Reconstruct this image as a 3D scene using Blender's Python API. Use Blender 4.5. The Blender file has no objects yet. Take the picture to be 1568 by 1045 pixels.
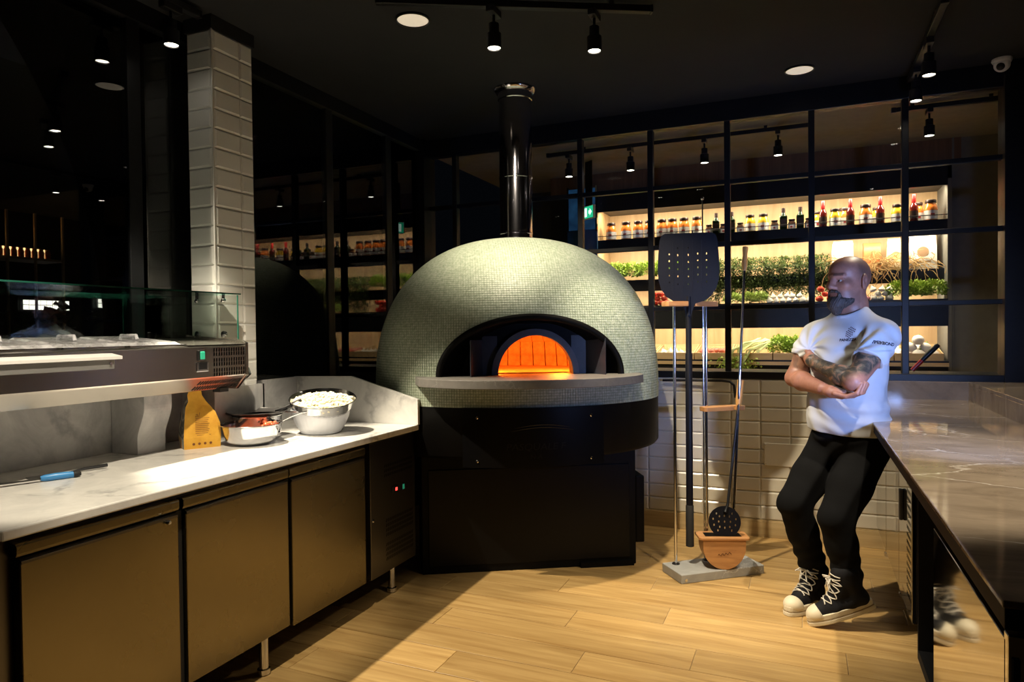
import bpy, bmesh, math, random
import numpy as np
from mathutils import Matrix, Vector

R = math.radians
scene = bpy.context.scene
COL = scene.collection
rng = random.Random(7)

# ------------------------------------------------------------------ camera, world, light, exposure
YAW, PITCH, ROLL, EYE = R(23.1), R(0.97), R(0.62), 1.40
_f0 = Vector((-math.sin(YAW), math.cos(YAW), 0)); _r0 = Vector((math.cos(YAW), math.sin(YAW), 0)); _u0 = Vector((0, 0, 1))
_fw = _f0*math.cos(PITCH) - _u0*math.sin(PITCH)
_up = _u0*math.cos(PITCH) + _f0*math.sin(PITCH)
_rt = _r0*math.cos(ROLL) - _up*math.sin(ROLL)
_uu = _up*math.cos(ROLL) + _r0*math.sin(ROLL)
cam_data = bpy.data.cameras.new('camera'); cam_data.lens = 24.0; cam_data.sensor_width = 36.0
cam_data.clip_start = 0.05; cam_data.clip_end = 200
cam = bpy.data.objects.new('camera', cam_data); COL.objects.link(cam)
cam.matrix_world = Matrix(((_rt.x, _uu.x, -_fw.x, 0), (_rt.y, _uu.y, -_fw.y, 0), (_rt.z, _uu.z, -_fw.z, EYE), (0, 0, 0, 1)))
scene.camera = cam

world = bpy.data.worlds.new('night'); scene.world = world; world.use_nodes = True
bg = world.node_tree.nodes['Background']
bg.inputs[0].default_value = (0.30, 0.38, 0.55, 1); bg.inputs[1].default_value = 0.004

scene.view_settings.view_transform = 'Standard'
scene.view_settings.look = 'None'
scene.view_settings.gamma = 1.0
scene.view_settings.use_curve_mapping = False
scene.view_settings.exposure = 0.0
scene.cycles.transparent_max_bounces = 24
scene.cycles.max_bounces = 10
scene.cycles.sample_clamp_indirect = 4.0

def area_light(name, loc, target, sx, sy, power, color, spread=180):
    d = bpy.data.lights.new(name, 'AREA'); d.shape = 'RECTANGLE'; d.size = sx; d.size_y = sy
    d.energy = power; d.color = color; d.spread = R(spread)
    o = bpy.data.objects.new(name, d); COL.objects.link(o); o.location = loc
    o.rotation_euler = (Vector(target) - Vector(loc)).to_track_quat('-Z', 'Y').to_euler()
    return o

# ------------------------------------------------------------------ helpers
def nrm(M, v):
    return tuple(M @ Vector(v)) if M is not None else tuple(v)

class MB:
    def __init__(self): self.v = []; self.f = []; self.sm = []
    def add(self, vs, fs, M=None):
        o = len(self.v)
        self.v += [nrm(M, p) for p in vs]
        self.f += [tuple(i+o for i in f) for f in fs]
        return self
    def box(self, x0, x1, y0, y1, z0, z1, M=None):
        vs = [(x0,y0,z0),(x1,y0,z0),(x1,y1,z0),(x0,y1,z0),(x0,y0,z1),(x1,y0,z1),(x1,y1,z1),(x0,y1,z1)]
        return self.add(vs, [(0,3,2,1),(4,5,6,7),(0,1,5,4),(1,2,6,5),(2,3,7,6),(3,0,4,7)], M)
    def prism(self, poly, w0, w1, axis='y', M=None):
        n = len(poly)
        def P(u, v, w): return (w,u,v) if axis == 'x' else ((u,w,v) if axis == 'y' else (u,v,w))
        vs = [P(u,v,w0) for u,v in poly] + [P(u,v,w1) for u,v in poly]
        area = sum(poly[i][0]*poly[(i+1)%n][1]-poly[(i+1)%n][0]*poly[i][1] for i in range(n))
        flip = (area > 0) != (axis == 'y')
        a = tuple(range(n)); b = tuple(range(n, 2*n))
        fs = [a[::-1] if flip else a, b if flip else b[::-1]]
        for i in range(n):
            j = (i+1) % n
            fs.append((i,j,n+j,n+i) if flip else (j,i,n+i,n+j))
        return self.add(vs, fs, M)
    def lathe(self, prof, n=24, M=None, cap0=True, cap1=True):
        vs = []; fs = []
        for r, z in prof:
            for k in range(n):
                a = 2*math.pi*k/n; vs.append((r*math.cos(a), r*math.sin(a), z))
        for i in range(len(prof)-1):
            for k in range(n):
                j = (k+1) % n
                fs.append((i*n+k, i*n+j, (i+1)*n+j, (i+1)*n+k))
        if cap0: fs.append(tuple(range(n))[::-1])
        if cap1: fs.append(tuple(range((len(prof)-1)*n, len(prof)*n)))
        return self.add(vs, fs, M)
    def tube(self, pts, r, n=8, cap=True, M=None, closed=False):
        pts = [Vector(p) for p in pts]; m = len(pts)
        rs = r if isinstance(r, (list, tuple)) else [r]*m
        vs = []; fs = []; prev = None
        for i, p in enumerate(pts):
            if closed: t = pts[(i+1) % m] - pts[i-1]
            else: t = pts[min(i+1, m-1)] - pts[max(i-1, 0)]
            t.normalize()
            if prev is None:
                ref = Vector((0,0,1)) if abs(t.z) < 0.9 else Vector((1,0,0))
                a = t.cross(ref).normalized()
            else:
                a = (prev - t*prev.dot(t)).normalized()
            prev = a; b = t.cross(a)
            for k in range(n):
                th = 2*math.pi*k/n
                vs.append(tuple(p + (a*math.cos(th) + b*math.sin(th))*rs[i]))
        for i in range(m if closed else m-1):
            i2 = (i+1) % m
            for k in range(n):
                j = (k+1) % n
                fs.append((i*n+k, i*n+j, i2*n+j, i2*n+k))
        if cap and not closed:
            fs.append(tuple(range(n))[::-1]); fs.append(tuple(range((m-1)*n, m*n)))
        return self.add(vs, fs, M)
    def sphere(self, c, r, nu=12, nv=8, M=None):
        if not isinstance(r, (tuple, list)): r = (r, r, r)
        vs = [(c[0], c[1], c[2]-r[2])]; fs = []
        for i in range(1, nv):
            ph = -math.pi/2 + math.pi*i/nv
            for k in range(nu):
                a = 2*math.pi*k/nu
                vs.append((c[0]+r[0]*math.cos(ph)*math.cos(a), c[1]+r[1]*math.cos(ph)*math.sin(a), c[2]+r[2]*math.sin(ph)))
        vs.append((c[0], c[1], c[2]+r[2])); top = len(vs)-1
        for k in range(nu):
            j = (k+1) % nu
            fs.append((0, 1+j, 1+k)); fs.append((top, top-nu+k, top-nu+j))
            for i in range(nv-2):
                fs.append((1+i*nu+k, 1+i*nu+j, 1+(i+1)*nu+j, 1+(i+1)*nu+k))
        return self.add(vs, fs, M)
    def mesh(self, name, mat, smooth=False, angle=40):
        me = bpy.data.meshes.new(name); me.from_pydata(self.v, [], self.f)
        if mat is not None: me.materials.append(mat)
        if smooth:
            me.polygons.foreach_set('use_smooth', [True]*len(me.polygons))
            try: me.set_sharp_from_angle(angle=R(angle))
            except Exception: pass
        me.update(); return me
    def obj(self, name, mat, parent=None, loc=(0,0,0), rotz=0, smooth=False, bevel=0, seg=2, angle=40):
        return link(name, self.mesh(name, mat, smooth, angle), parent, loc, rotz, bevel, seg)

def link(name, me, parent=None, loc=(0,0,0), rotz=0, bevel=0, seg=2):
    o = bpy.data.objects.new(name, me); COL.objects.link(o)
    o.parent = parent; o.location = loc; o.rotation_euler = (0, 0, rotz)
    if bevel:
        m = o.modifiers.new('bevel', 'BEVEL'); m.width = bevel; m.segments = seg; m.limit_method = 'ANGLE'; m.angle_limit = R(35)
    return o
def tag(o, label, cat, group=None, kind=None):
    o['label'] = label; o['category'] = cat
    if group: o['group'] = group
    if kind: o['kind'] = kind
    return o
def thing(name, label, cat, loc=(0,0,0), rotz=0, group=None, kind=None):
    o = bpy.data.objects.new(name, None); COL.objects.link(o); o.empty_display_size = 0.1
    o.location = loc; o.rotation_euler = (0, 0, rotz)
    return tag(o, label, cat, group, kind)
def dup(root, loc, rotz=None, label=None, group=None, scale=None, rot=None):
    r = root.copy(); COL.objects.link(r); r.location = loc
    if rotz is not None: r.rotation_euler = (0, 0, rotz)
    if rot is not None: r.rotation_euler = rot
    if scale is not None: r.scale = (scale,)*3 if not isinstance(scale, tuple) else scale
    if label: r['label'] = label
    if group: r['group'] = group
    for ch in list(root.children):
        c = ch.copy(); COL.objects.link(c); c.parent = r
        for g in list(ch.children):
            d = g.copy(); COL.objects.link(d); d.parent = c
    return r
def text_geo(s, size, extrude=0.0008, shear=0.0, align='CENTER', offset=0.0):
    cu = bpy.data.curves.new('lettering', 'FONT'); cu.body = s; cu.size = size; cu.extrude = extrude
    cu.align_x = align; cu.align_y = 'CENTER'; cu.shear = shear; cu.resolution_u = 3; cu.offset = offset
    ob = bpy.data.objects.new('lettering', cu); COL.objects.link(ob)
    dg = bpy.context.evaluated_depsgraph_get()
    me = bpy.data.meshes.new_from_object(ob.evaluated_get(dg))
    vs = [tuple(v.co) for v in me.vertices]; fs = [tuple(p.vertices) for p in me.polygons]
    bpy.data.objects.remove(ob); bpy.data.curves.remove(cu); bpy.data.meshes.remove(me)
    return vs, fs

# ------------------------------------------------------------------ materials
MAT = {}
def new_mat(name):
    m = bpy.data.materials.new(name); m.use_nodes = True; MAT[name] = m
    nt = m.node_tree; b = nt.nodes['Principled BSDF']
    return m, nt, b
def N(nt, t, **kw):
    n = nt.nodes.new(t)
    for k, v in kw.items(): setattr(n, k, v)
    return n
def ramp(nt, stops):
    n = nt.nodes.new('ShaderNodeValToRGB'); e = n.color_ramp.elements
    while len(e) < len(stops): e.new(0.5)
    for i, (p, c) in enumerate(stops): e[i].position = p; e[i].color = (*c, 1) if len(c) == 3 else c
    return n
def coords(nt, scale=(1,1,1), kind='Object', rot=(0,0,0)):
    tc = N(nt, 'ShaderNodeTexCoord'); mp = N(nt, 'ShaderNodeMapping')
    mp.inputs['Scale'].default_value = scale; mp.inputs['Rotation'].default_value = rot
    nt.links.new(tc.outputs[kind], mp.inputs[0]); return mp
def noise(nt, vec, scale, detail=4, rough=0.6, dist=0.0):
    n = N(nt, 'ShaderNodeTexNoise'); n.inputs['Scale'].default_value = scale; n.inputs['Detail'].default_value = detail
    n.inputs['Roughness'].default_value = rough; n.inputs['Distortion'].default_value = dist
    nt.links.new(vec.outputs[0], n.inputs['Vector']); return n
def bump(nt, b, src, strength, distance=0.002):
    n = N(nt, 'ShaderNodeBump'); n.inputs['Strength'].default_value = strength; n.inputs['Distance'].default_value = distance
    nt.links.new(src, n.inputs['Height']); nt.links.new(n.outputs[0], b.inputs['Normal'])
def setp(b, rough=0.5, metal=0.0, spec=0.5, ior=None, coat=0.0, sss=0.0):
    b.inputs['Roughness'].default_value = rough; b.inputs['Metallic'].default_value = metal
    b.inputs['Specular IOR Level'].default_value = spec
    if coat: b.inputs['Coat Weight'].default_value = coat; b.inputs['Coat Roughness'].default_value = 0.05
    if sss: b.inputs['Subsurface Weight'].default_value = sss; b.inputs['Subsurface Radius'].default_value = (0.01, 0.004, 0.002)
def plain(name, c, rough=0.5, metal=0.0, var=0.12, scale=12, spec=0.5, bmp=0.0, bscale=60, per_obj=0.0, coat=0.0, space='Object'):
    """a colour with slight mottling and optional fine relief"""
    m, nt, b = new_mat(name); setp(b, rough, metal, spec, coat=coat)
    mp = coords(nt, kind=space); n = noise(nt, mp, scale)
    r = ramp(nt, [(0.3, tuple(x*(1-var) for x in c)), (0.7, tuple(min(1, x*(1+var)) for x in c))])
    nt.links.new(n.outputs['Fac'], r.inputs[0]); out = r.outputs[0]
    if per_obj:
        oi = N(nt, 'ShaderNodeObjectInfo'); mr = N(nt, 'ShaderNodeMapRange')
        mr.inputs['To Min'].default_value = 1-per_obj; mr.inputs['To Max'].default_value = 1+per_obj
        nt.links.new(oi.outputs['Random'], mr.inputs['Value'])
        hs = N(nt, 'ShaderNodeHueSaturation'); nt.links.new(mr.outputs[0], hs.inputs['Value']); nt.links.new(out, hs.inputs['Color'])
        out = hs.outputs[0]
    nt.links.new(out, b.inputs['Base Color'])
    if bmp:
        n2 = noise(nt, mp, bscale); bump(nt, b, n2.outputs['Fac'], bmp)
    return m
def emit(name, c, s):
    m, nt, b = new_mat(name)
    b.inputs['Base Color'].default_value = (*c, 1); b.inputs['Emission Color'].default_value = (*c, 1); b.inputs['Emission Strength'].default_value = s
    return m
def glass_sheet(name, tint, ior, rough=0.0):
    """window glass: see-through, mirror-like towards grazing angles"""
    m, nt, b = new_mat(name); nt.nodes.remove(b)
    t = N(nt, 'ShaderNodeBsdfTransparent'); t.inputs[0].default_value = (*tint, 1)
    g = N(nt, 'ShaderNodeBsdfGlossy'); g.inputs['Roughness'].default_value = rough; g.inputs[0].default_value = (1,1,1,1)
    f = N(nt, 'ShaderNodeFresnel'); f.inputs[0].default_value = ior
    mx = N(nt, 'ShaderNodeMixShader')
    nt.links.new(f.outputs[0], mx.inputs[0]); nt.links.new(t.outputs[0], mx.inputs[1]); nt.links.new(g.outputs[0], mx.inputs[2])
    nt.links.new(mx.outputs[0], nt.nodes['Material Output'].inputs[0]); return m
def steel(name, c, rough, streak=(1,1,40), var=0.10, bmp=0.02):
    m, nt, b = new_mat(name); setp(b, rough, 1.0)
    mp = coords(nt, streak); n = noise(nt, mp, 14, 5)
    mp2 = coords(nt); n2 = noise(nt, mp2, 2.5, 4)
    r = ramp(nt, [(0.2, tuple(x*(1-var) for x in c)), (0.8, tuple(min(1, x*(1+var)) for x in c))])
    nt.links.new(n2.outputs['Fac'], r.inputs[0]); nt.links.new(r.outputs[0], b.inputs['Base Color'])
    mr = N(nt, 'ShaderNodeMapRange'); mr.inputs['To Min'].default_value = rough*0.8; mr.inputs['To Max'].default_value = rough*1.25
    nt.links.new(n2.outputs['Fac'], mr.inputs['Value']); nt.links.new(mr.outputs[0], b.inputs['Roughness'])
    bump(nt, b, n.outputs['Fac'], bmp, 0.001); return m
def wood(name, c1, c2, grain=(1.5, 22, 22), rough=0.45, per_obj=0.0, bmp=0.05, shift=True, fine=1.0, kind='Object'):
    m, nt, b = new_mat(name); setp(b, rough)
    mp = coords(nt, grain, kind)
    vec = mp
    if shift:
        oi = N(nt, 'ShaderNodeObjectInfo'); ad = N(nt, 'ShaderNodeVectorMath', operation='ADD'); ml = N(nt, 'ShaderNodeVectorMath', operation='SCALE')
        ml.inputs['Scale'].default_value = 37.0
        cmb = N(nt, 'ShaderNodeCombineXYZ')
        for k in range(3): nt.links.new(oi.outputs['Random'], cmb.inputs[k])
        nt.links.new(cmb.outputs[0], ml.inputs[0]); nt.links.new(mp.outputs[0], ad.inputs[0]); nt.links.new(ml.outputs[0], ad.inputs[1]); vec = ad
    n = noise(nt, vec, 1.0*fine, 8, 0.62, 0.6)
    r = ramp(nt, [(0.28, c1), (0.5, tuple((a+bb)/2 for a, bb in zip(c1, c2))), (0.72, c2)])
    nt.links.new(n.outputs['Fac'], r.inputs[0]); out = r.outputs[0]
    if per_obj:
        oi2 = N(nt, 'ShaderNodeObjectInfo'); mr = N(nt, 'ShaderNodeMapRange')
        mr.inputs['To Min'].default_value = 1-per_obj; mr.inputs['To Max'].default_value = 1+per_obj*0.6
        nt.links.new(oi2.outputs['Random'], mr.inputs['Value'])
        hs = N(nt, 'ShaderNodeHueSaturation'); nt.links.new(mr.outputs[0], hs.inputs['Value']); nt.links.new(out, hs.inputs['Color']); out = hs.outputs[0]
    nt.links.new(out, b.inputs['Base Color'])
    if bmp: bump(nt, b, n.outputs['Fac'], bmp)
    return m
def marble(name, base, vein, vein2, scale, rough, width=0.03, spec=0.5, cloud=0.5, stretch=(1, 1, 1)):
    m, nt, b = new_mat(name); setp(b, rough, 0, spec)
    mp = coords(nt, stretch)
    nz = noise(nt, mp, scale*0.8, 6, 0.6)
    mixv = N(nt, 'ShaderNodeMix', data_type='VECTOR'); mixv.inputs[0].default_value = 0.35
    nt.links.new(mp.outputs[0], mixv.inputs[4]); nt.links.new(nz.outputs['Color'], mixv.inputs[5])
    vo = N(nt, 'ShaderNodeTexVoronoi', feature='DISTANCE_TO_EDGE'); vo.inputs['Scale'].default_value = scale
    nt.links.new(mixv.outputs[1], vo.inputs['Vector'])
    rv = ramp(nt, [(0.0, (1,1,1)), (width, (0,0,0))]); nt.links.new(vo.outputs[0], rv.inputs[0])
    n2 = noise(nt, mp, scale*1.6, 6, 0.65, 1.2)
    rc = ramp(nt, [(0.35, base), (0.62, tuple(a*(1-cloud)+v*cloud for a, v in zip(base, vein2)))]); nt.links.new(n2.outputs['Fac'], rc.inputs[0])
    n3 = noise(nt, mp, scale*0.9, 3); rm = ramp(nt, [(0.45, (0,0,0)), (0.62, (1,1,1))]); nt.links.new(n3.outputs['Fac'], rm.inputs[0])
    mu = N(nt, 'ShaderNodeMath', operation='MULTIPLY'); nt.links.new(rv.outputs[0], mu.inputs[0]); nt.links.new(rm.outputs[0], mu.inputs[1])
    mx = N(nt, 'ShaderNodeMix', data_type='RGBA'); nt.links.new(mu.outputs[0], mx.inputs[0]); nt.links.new(rc.outputs[0], mx.inputs[6])
    mx.inputs[7].default_value = (*vein, 1)
    nt.links.new(mx.outputs[2], b.inputs['Base Color']); return m

plain('black_paint', (0.008, 0.008, 0.009), 0.75, var=0.2, spec=0.25)
plain('ceiling_paint', (0.020, 0.021, 0.0235), 0.8, var=0.10, scale=3, spec=0.2)
plain('black_metal', (0.010, 0.010, 0.012), 0.38, var=0.2, spec=0.4)
plain('black_plastic', (0.012, 0.012, 0.013), 0.35, var=0.1)
plain('black_rubber', (0.010, 0.010, 0.010), 0.7, var=0.1)
plain('white_plastic', (0.75, 0.75, 0.74), 0.35, var=0.03)
plain('frame_metal', (0.006, 0.0065, 0.008), 0.4, var=0.2, spec=0.3)
plain('dark_wall_paint', (0.025, 0.025, 0.025), 0.8, var=0.1)
plain('grey_wall_paint', (0.16, 0.15, 0.13), 0.8, var=0.1)
plain('cream_tile', (0.62, 0.57, 0.46), 0.22, var=0.04, scale=5, per_obj=0.05)
plain('white_tile', (0.66, 0.66, 0.64), 0.25, var=0.03, scale=5, per_obj=0.05)
plain('pale_grout', (0.50, 0.48, 0.42), 0.9, var=0.1, scale=60)
plain('floor_joint', (0.46, 0.35, 0.20), 0.9, var=0.2, scale=30)
wood('oak_plank', (0.34, 0.195, 0.062), (0.60, 0.40, 0.16), (1.6, 26, 26), 0.38, per_obj=0.20, bmp=0.03)
wood('oak_skirting', (0.42, 0.29, 0.13), (0.60, 0.45, 0.23), (1.6, 26, 26), 0.45)
wood('display_wood', (0.44, 0.27, 0.125), (0.58, 0.39, 0.20), (18, 18, 1.2), 0.5)
wood('dark_walnut', (0.10, 0.045, 0.018), (0.20, 0.10, 0.045), (18, 18, 1.2), 0.55)
wood('crate_wood', (0.50, 0.33, 0.15), (0.66, 0.47, 0.25), (2, 30, 30), 0.6)
wood('tool_wood', (0.38, 0.17, 0.06), (0.56, 0.28, 0.10), (6, 40, 40), 0.4)
wood('handle_wood', (0.46, 0.22, 0.06), (0.66, 0.37, 0.12), (40, 40, 6), 0.4)
steel('stainless', (0.20, 0.172, 0.105), 0.27, bmp=0.004)
steel('stainless_neutral', (0.50, 0.47, 0.43), 0.24, bmp=0.004)
steel('stainless_dark', (0.115, 0.108, 0.10), 0.30)
steel('stainless_mirror', (0.36, 0.34, 0.30), 0.05, bmp=0.003)
steel('polished_steel', (0.70, 0.70, 0.72), 0.13, streak=(1, 1, 1), bmp=0.0)
steel('flue_steel', (0.55, 0.54, 0.60), 0.10, streak=(30, 30, 1), bmp=0.04)
marble('white_marble', (0.80, 0.79, 0.76), (0.42, 0.42, 0.42), (0.55, 0.55, 0.55), 3.2, 0.22, 0.05, cloud=0.45)
marble('panel_marble', (0.60, 0.60, 0.60), (0.34, 0.34, 0.36), (0.36, 0.36, 0.38), 3.6, 0.30, 0.08, cloud=0.7, stretch=(1, 1, 0.8))
marble('brown_marble', (0.22, 0.170, 0.122), (0.66, 0.60, 0.52), (0.36, 0.285, 0.21), 1.9, 0.07, 0.012, cloud=0.9, stretch=(1, 2.2, 1))
marble('grey_stone', (0.40, 0.40, 0.38), (0.55, 0.55, 0.53), (0.28, 0.28, 0.27), 6, 0.45, 0.03, cloud=0.6)
glass_sheet('window_glass', (0.93, 0.95, 0.95), 1.22)
glass_sheet('dark_window_glass', (0.70, 0.74, 0.76), 1.70)
glass_sheet('guard_glass', (0.95, 0.985, 0.97), 1.30)
m, nt, b = new_mat('clear_plastic'); setp(b, 0.12)
b.inputs['Base Color'].default_value = (0.72, 0.72, 0.76, 1)
_t = N(nt, 'ShaderNodeBsdfTransparent'); _t.inputs[0].default_value = (0.85, 0.85, 0.87, 1)
_mp = coords(nt, (1, 1, 1)); _n = noise(nt, _mp, 18, 3); _r = ramp(nt, [(0.4, (0.30, 0.30, 0.30)), (0.6, (0.62, 0.62, 0.62))]); nt.links.new(_n.outputs['Fac'], _r.inputs[0])
_mx = N(nt, 'ShaderNodeMixShader'); nt.links.new(_r.outputs[0], _mx.inputs[0]); nt.links.new(_t.outputs[0], _mx.inputs[1]); nt.links.new(b.outputs[0], _mx.inputs[2])
nt.links.new(_mx.outputs[0], nt.nodes['Material Output'].inputs[0])
m = plain('glass_edge', (0.03, 0.16, 0.12), 0.1, var=0.1)
emit('lamp_face', (1.0, 0.90, 0.74), 22.0)
emit('disc_diffuser', (1.0, 0.88, 0.68), 0.48)
emit('led_red', (1.0, 0.05, 0.04), 3.0)
emit('led_green', (0.03, 0.42, 0.25), 0.30)
emit('led_blue_white', (0.55, 0.75, 1.0), 30.0)
emit('led_strip', (1.0, 0.86, 0.62), 5.0)
# ------------------------------------------------------------------ the room
CEIL = 2.93
WY = 4.82          # room face of the window wall
GX = -2.84         # dark side glazing

floor = thing('floor', 'wood-look plank floor of honey oak colour between the counters', 'floor', kind='structure')
MB().box(-3.1, 3.4, -5, 7.3, -0.06, -0.004).obj('floor_bed', MAT['floor_joint'], floor)
PL, PW = 1.2, 0.20
plank_me = {}
def plank(w, l):
    key = (round(w, 3), round(l, 3))
    if key not in plank_me:
        a = 0.0018; b = 0.0035
        vs = [(0,0,-.01),(l,0,-.01),(l,w,-.01),(0,w,-.01),(a,a,-.0008),(l-a,a,-.0008),(l-a,w-a,-.0008),(a,w-a,-.0008),(b,b,0),(l-b,b,0),(l-b,w-b,0),(b,w-b,0)]
        fs = [(0,1,5,4),(1,2,6,5),(2,3,7,6),(3,0,4,7),(4,5,9,8),(5,6,10,9),(6,7,11,10),(7,4,8,11),(8,9,10,11)]
        me = bpy.data.meshes.new('plank'); me.from_pydata(vs, [], fs); me.materials.append(MAT['oak_plank']); plank_me[key] = me
    return plank_me[key]
row = 0; y = WY
while y > 1.0:
    y -= PW; off = (row*0.43) % 1.0 * PL + rng.uniform(-.1, .1)
    x = -3.0 - off % PL
    while x < 1.15:
        x0 = max(x, -2.95); x1 = min(x+PL, 1.2)
        if x1 - x0 > 0.05: link('plank', plank(PW, x1-x0), floor, (x0, y, 0))
        x += PL
    row += 1
MB().box(-3.1, 3.4, -5, y, -0.02, 0.0).obj('plank_far', MAT['oak_plank'], floor)
MB().box(1.2, 3.4, y, WY, -0.02, 0.0).obj('plank_far', MAT['oak_plank'], floor)
MB().box(-3.1, 3.4, WY, 7.3, -0.02, 0.0).obj('plank_far', MAT['oak_plank'], floor)

tag(MB().box(-3.0, 3.4, -5, 4.88, CEIL, CEIL+0.1).obj('ceiling', MAT['ceiling_paint']), 'dark charcoal painted ceiling above the kitchen', 'ceiling', kind='structure')
tag(MB().box(-3.0, 3.4, 4.88, 7.3, CEIL, CEIL+0.1).obj('ceiling_rear', MAT['grey_wall_paint']), 'grey ceiling of the shop seen through the top window panes', 'ceiling', kind='structure')
tag(MB().box(3.3, 3.4, -5, 7.3, 0, CEIL).obj('wall_right', MAT['dark_wall_paint']), 'dark wall on the right behind the marble bar', 'wall', kind='structure')
tag(MB().box(-3.0, 3.4, -5.1, -5, 0, CEIL).obj('wall_front', MAT['dark_wall_paint']), 'dark wall behind the photographer', 'wall', kind='structure')
tag(MB().box(-3.0, 3.4, 7.2, 7.3, 0, CEIL).obj('wall_back', MAT['dark_wall_paint']), 'dark rear wall of the shop behind the lit display', 'wall', kind='structure')

# bevelled tile facing -Y, centred
def tile_mesh(name, w, h, mat, d=0.007, bev=0.009):
    w2, h2 = w/2-0.0009, h/2-0.0009; a, c = w2-bev, h2-bev
    vs = [(-w2,.004,-h2),(w2,.004,-h2),(w2,.004,h2),(-w2,.004,h2),(-w2,-.001,-h2),(w2,-.001,-h2),(w2,-.001,h2),(-w2,-.001,h2),
          (-a,-d,-c),(a,-d,-c),(a,-d,c),(-a,-d,c)]
    fs = [(0,1,5,4),(1,2,6,5),(2,3,7,6),(3,0,4,7),(4,5,9,8),(5,6,10,9),(6,7,11,10),(7,4,8,11),(8,9,10,11)]
    me = bpy.data.meshes.new(name); me.from_pydata(vs, [], fs); me.materials.append(mat); return me

low = thing('wall_low', 'low wall of bevelled cream tiles below the gridded window', 'wall', kind='structure')
MB().box(-3.0, 1.22, WY, WY+0.14, 0, 1.055).obj('wall_core', MAT['pale_grout'], low)
tw, th = 0.187, 0.0935
tme = tile_mesh('tile', tw, th, MAT['cream_tile'])
z0 = 1.05
for r in range(10):
    zc = z0 - th*(r+0.5)
    for c in range(-9, 4):
        xc = -0.077 + tw*(c-0.5)
        if -1.75 < xc < 0.42: link('tile', tme, low, (xc, WY-0.003, zc))
tag(MB().box(-3.0, 1.22, WY-0.016, WY, 0, 0.108).box(-3.0, 1.22, WY-0.013, WY, 0.108, 0.114).obj('baseboard_back', MAT['oak_skirting'], bevel=0.003), 'oak skirting board below the cream tiles', 'skirting board', kind='structure')
so = thing('access_panel', 'blank cream cover plate screwed onto the tiles beside the person', 'cover plate', (-0.15, WY-0.012, 0.555))
MB().box(-.09, .20, -.006, .003, -.075, .075).obj('plate', MAT['cream_tile'], so, bevel=0.003)
for sx in (-.08, .19):
    for sz in (-.064, .064):
        MB().lathe([(.004,0),(.003,.0015)], 8, Matrix.Translation((sx,-.006,sz)) @ Matrix.Rotation(R(90),4,'X')).obj('screw', MAT['polished_steel'], so)

# window wall -------------------------------------------------------------
win = thing('window_1', 'black steel window grid of small panes facing the food display', 'window', kind='structure')
MX = [-2.55, -2.03, -1.509, -0.991, -0.470, 0.053, 0.583]
MZ = [1.088, 1.534, 1.967, 2.386, 2.793]
WX0, WX1 = -2.84, 1.096
bw = 0.019
MB().box(WX0, 1.24, WY-0.012, WY+0.13, 1.052, 1.100).obj('sill', MAT['frame_metal'], win, bevel=0.004)
MB().box(WX0, 1.24, WY+0.01, WY+0.09, 2.793, CEIL).obj('header', MAT['frame_metal'], win, bevel=0.003)
for x in MX: MB().box(x-bw, x+bw, WY+0.02, WY+0.075, 1.09, 2.80).obj('mullion', MAT['frame_metal'], win, bevel=0.003)
for z in MZ[1:4]: MB().box(WX0, WX1, WY+0.025, WY+0.07, z-0.015, z+0.015).obj('transom', MAT['frame_metal'], win, bevel=0.003)
MB().box(1.082, 1.24, WY-0.03, WY+0.13, 0, CEIL).obj('post', MAT['frame_metal'], win, bevel=0.004)
MB().box(WX0-0.06, WX0+0.06, WY-0.06, WY+0.12, 0, CEIL).obj('post', MAT['frame_metal'], win, bevel=0.004)
xs = [WX0] + MX + [WX1]
for i in range(len(xs)-1):
    for k in range(4):
        MB().box(xs[i], xs[i+1], -.003, .003, MZ[k], MZ[k+1]).obj('pane', MAT['window_glass'], win, (0, WY+0.047, 0))

# dark side glazing ---------------------------------------------------------
side = thing('window_2', 'tall dark glazing behind the preparation counter mirroring the display', 'window', kind='structure')
tag(MB().box(GX-0.12, GX, -5, 4.9, 0, 0.86).obj('wall_left', MAT['dark_wall_paint']), 'low dark wall under the side glazing', 'wall', kind='structure')
YM = [4.33, 3.64, 2.93, 2.23, 1.53, 0.83, 0.13, -0.57, -1.27, -1.97, -2.67, -3.4, -4.2]
for yy in YM:
    MB().box(GX-0.06, GX+0.012, yy-0.034, yy+0.034, 0.86, CEIL).obj('mullion', MAT['frame_metal'], side, bevel=0.003)
MB().box(GX-0.08, GX+0.015, -5, WY, 0.86, 0.92).obj('sill', MAT['frame_metal'], side)
MB().box(GX-0.08, GX+0.03, -5, WY, 2.84, CEIL).obj('header', MAT['frame_metal'], side)
ys = [4.86] + YM + [-5]
for i in range(len(ys)-1):
    MB().box(-.003, .003, ys[i+1], ys[i], 0.9, 2.86).obj('pane', MAT['dark_window_glass'], side, (GX, 0, 0))

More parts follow.
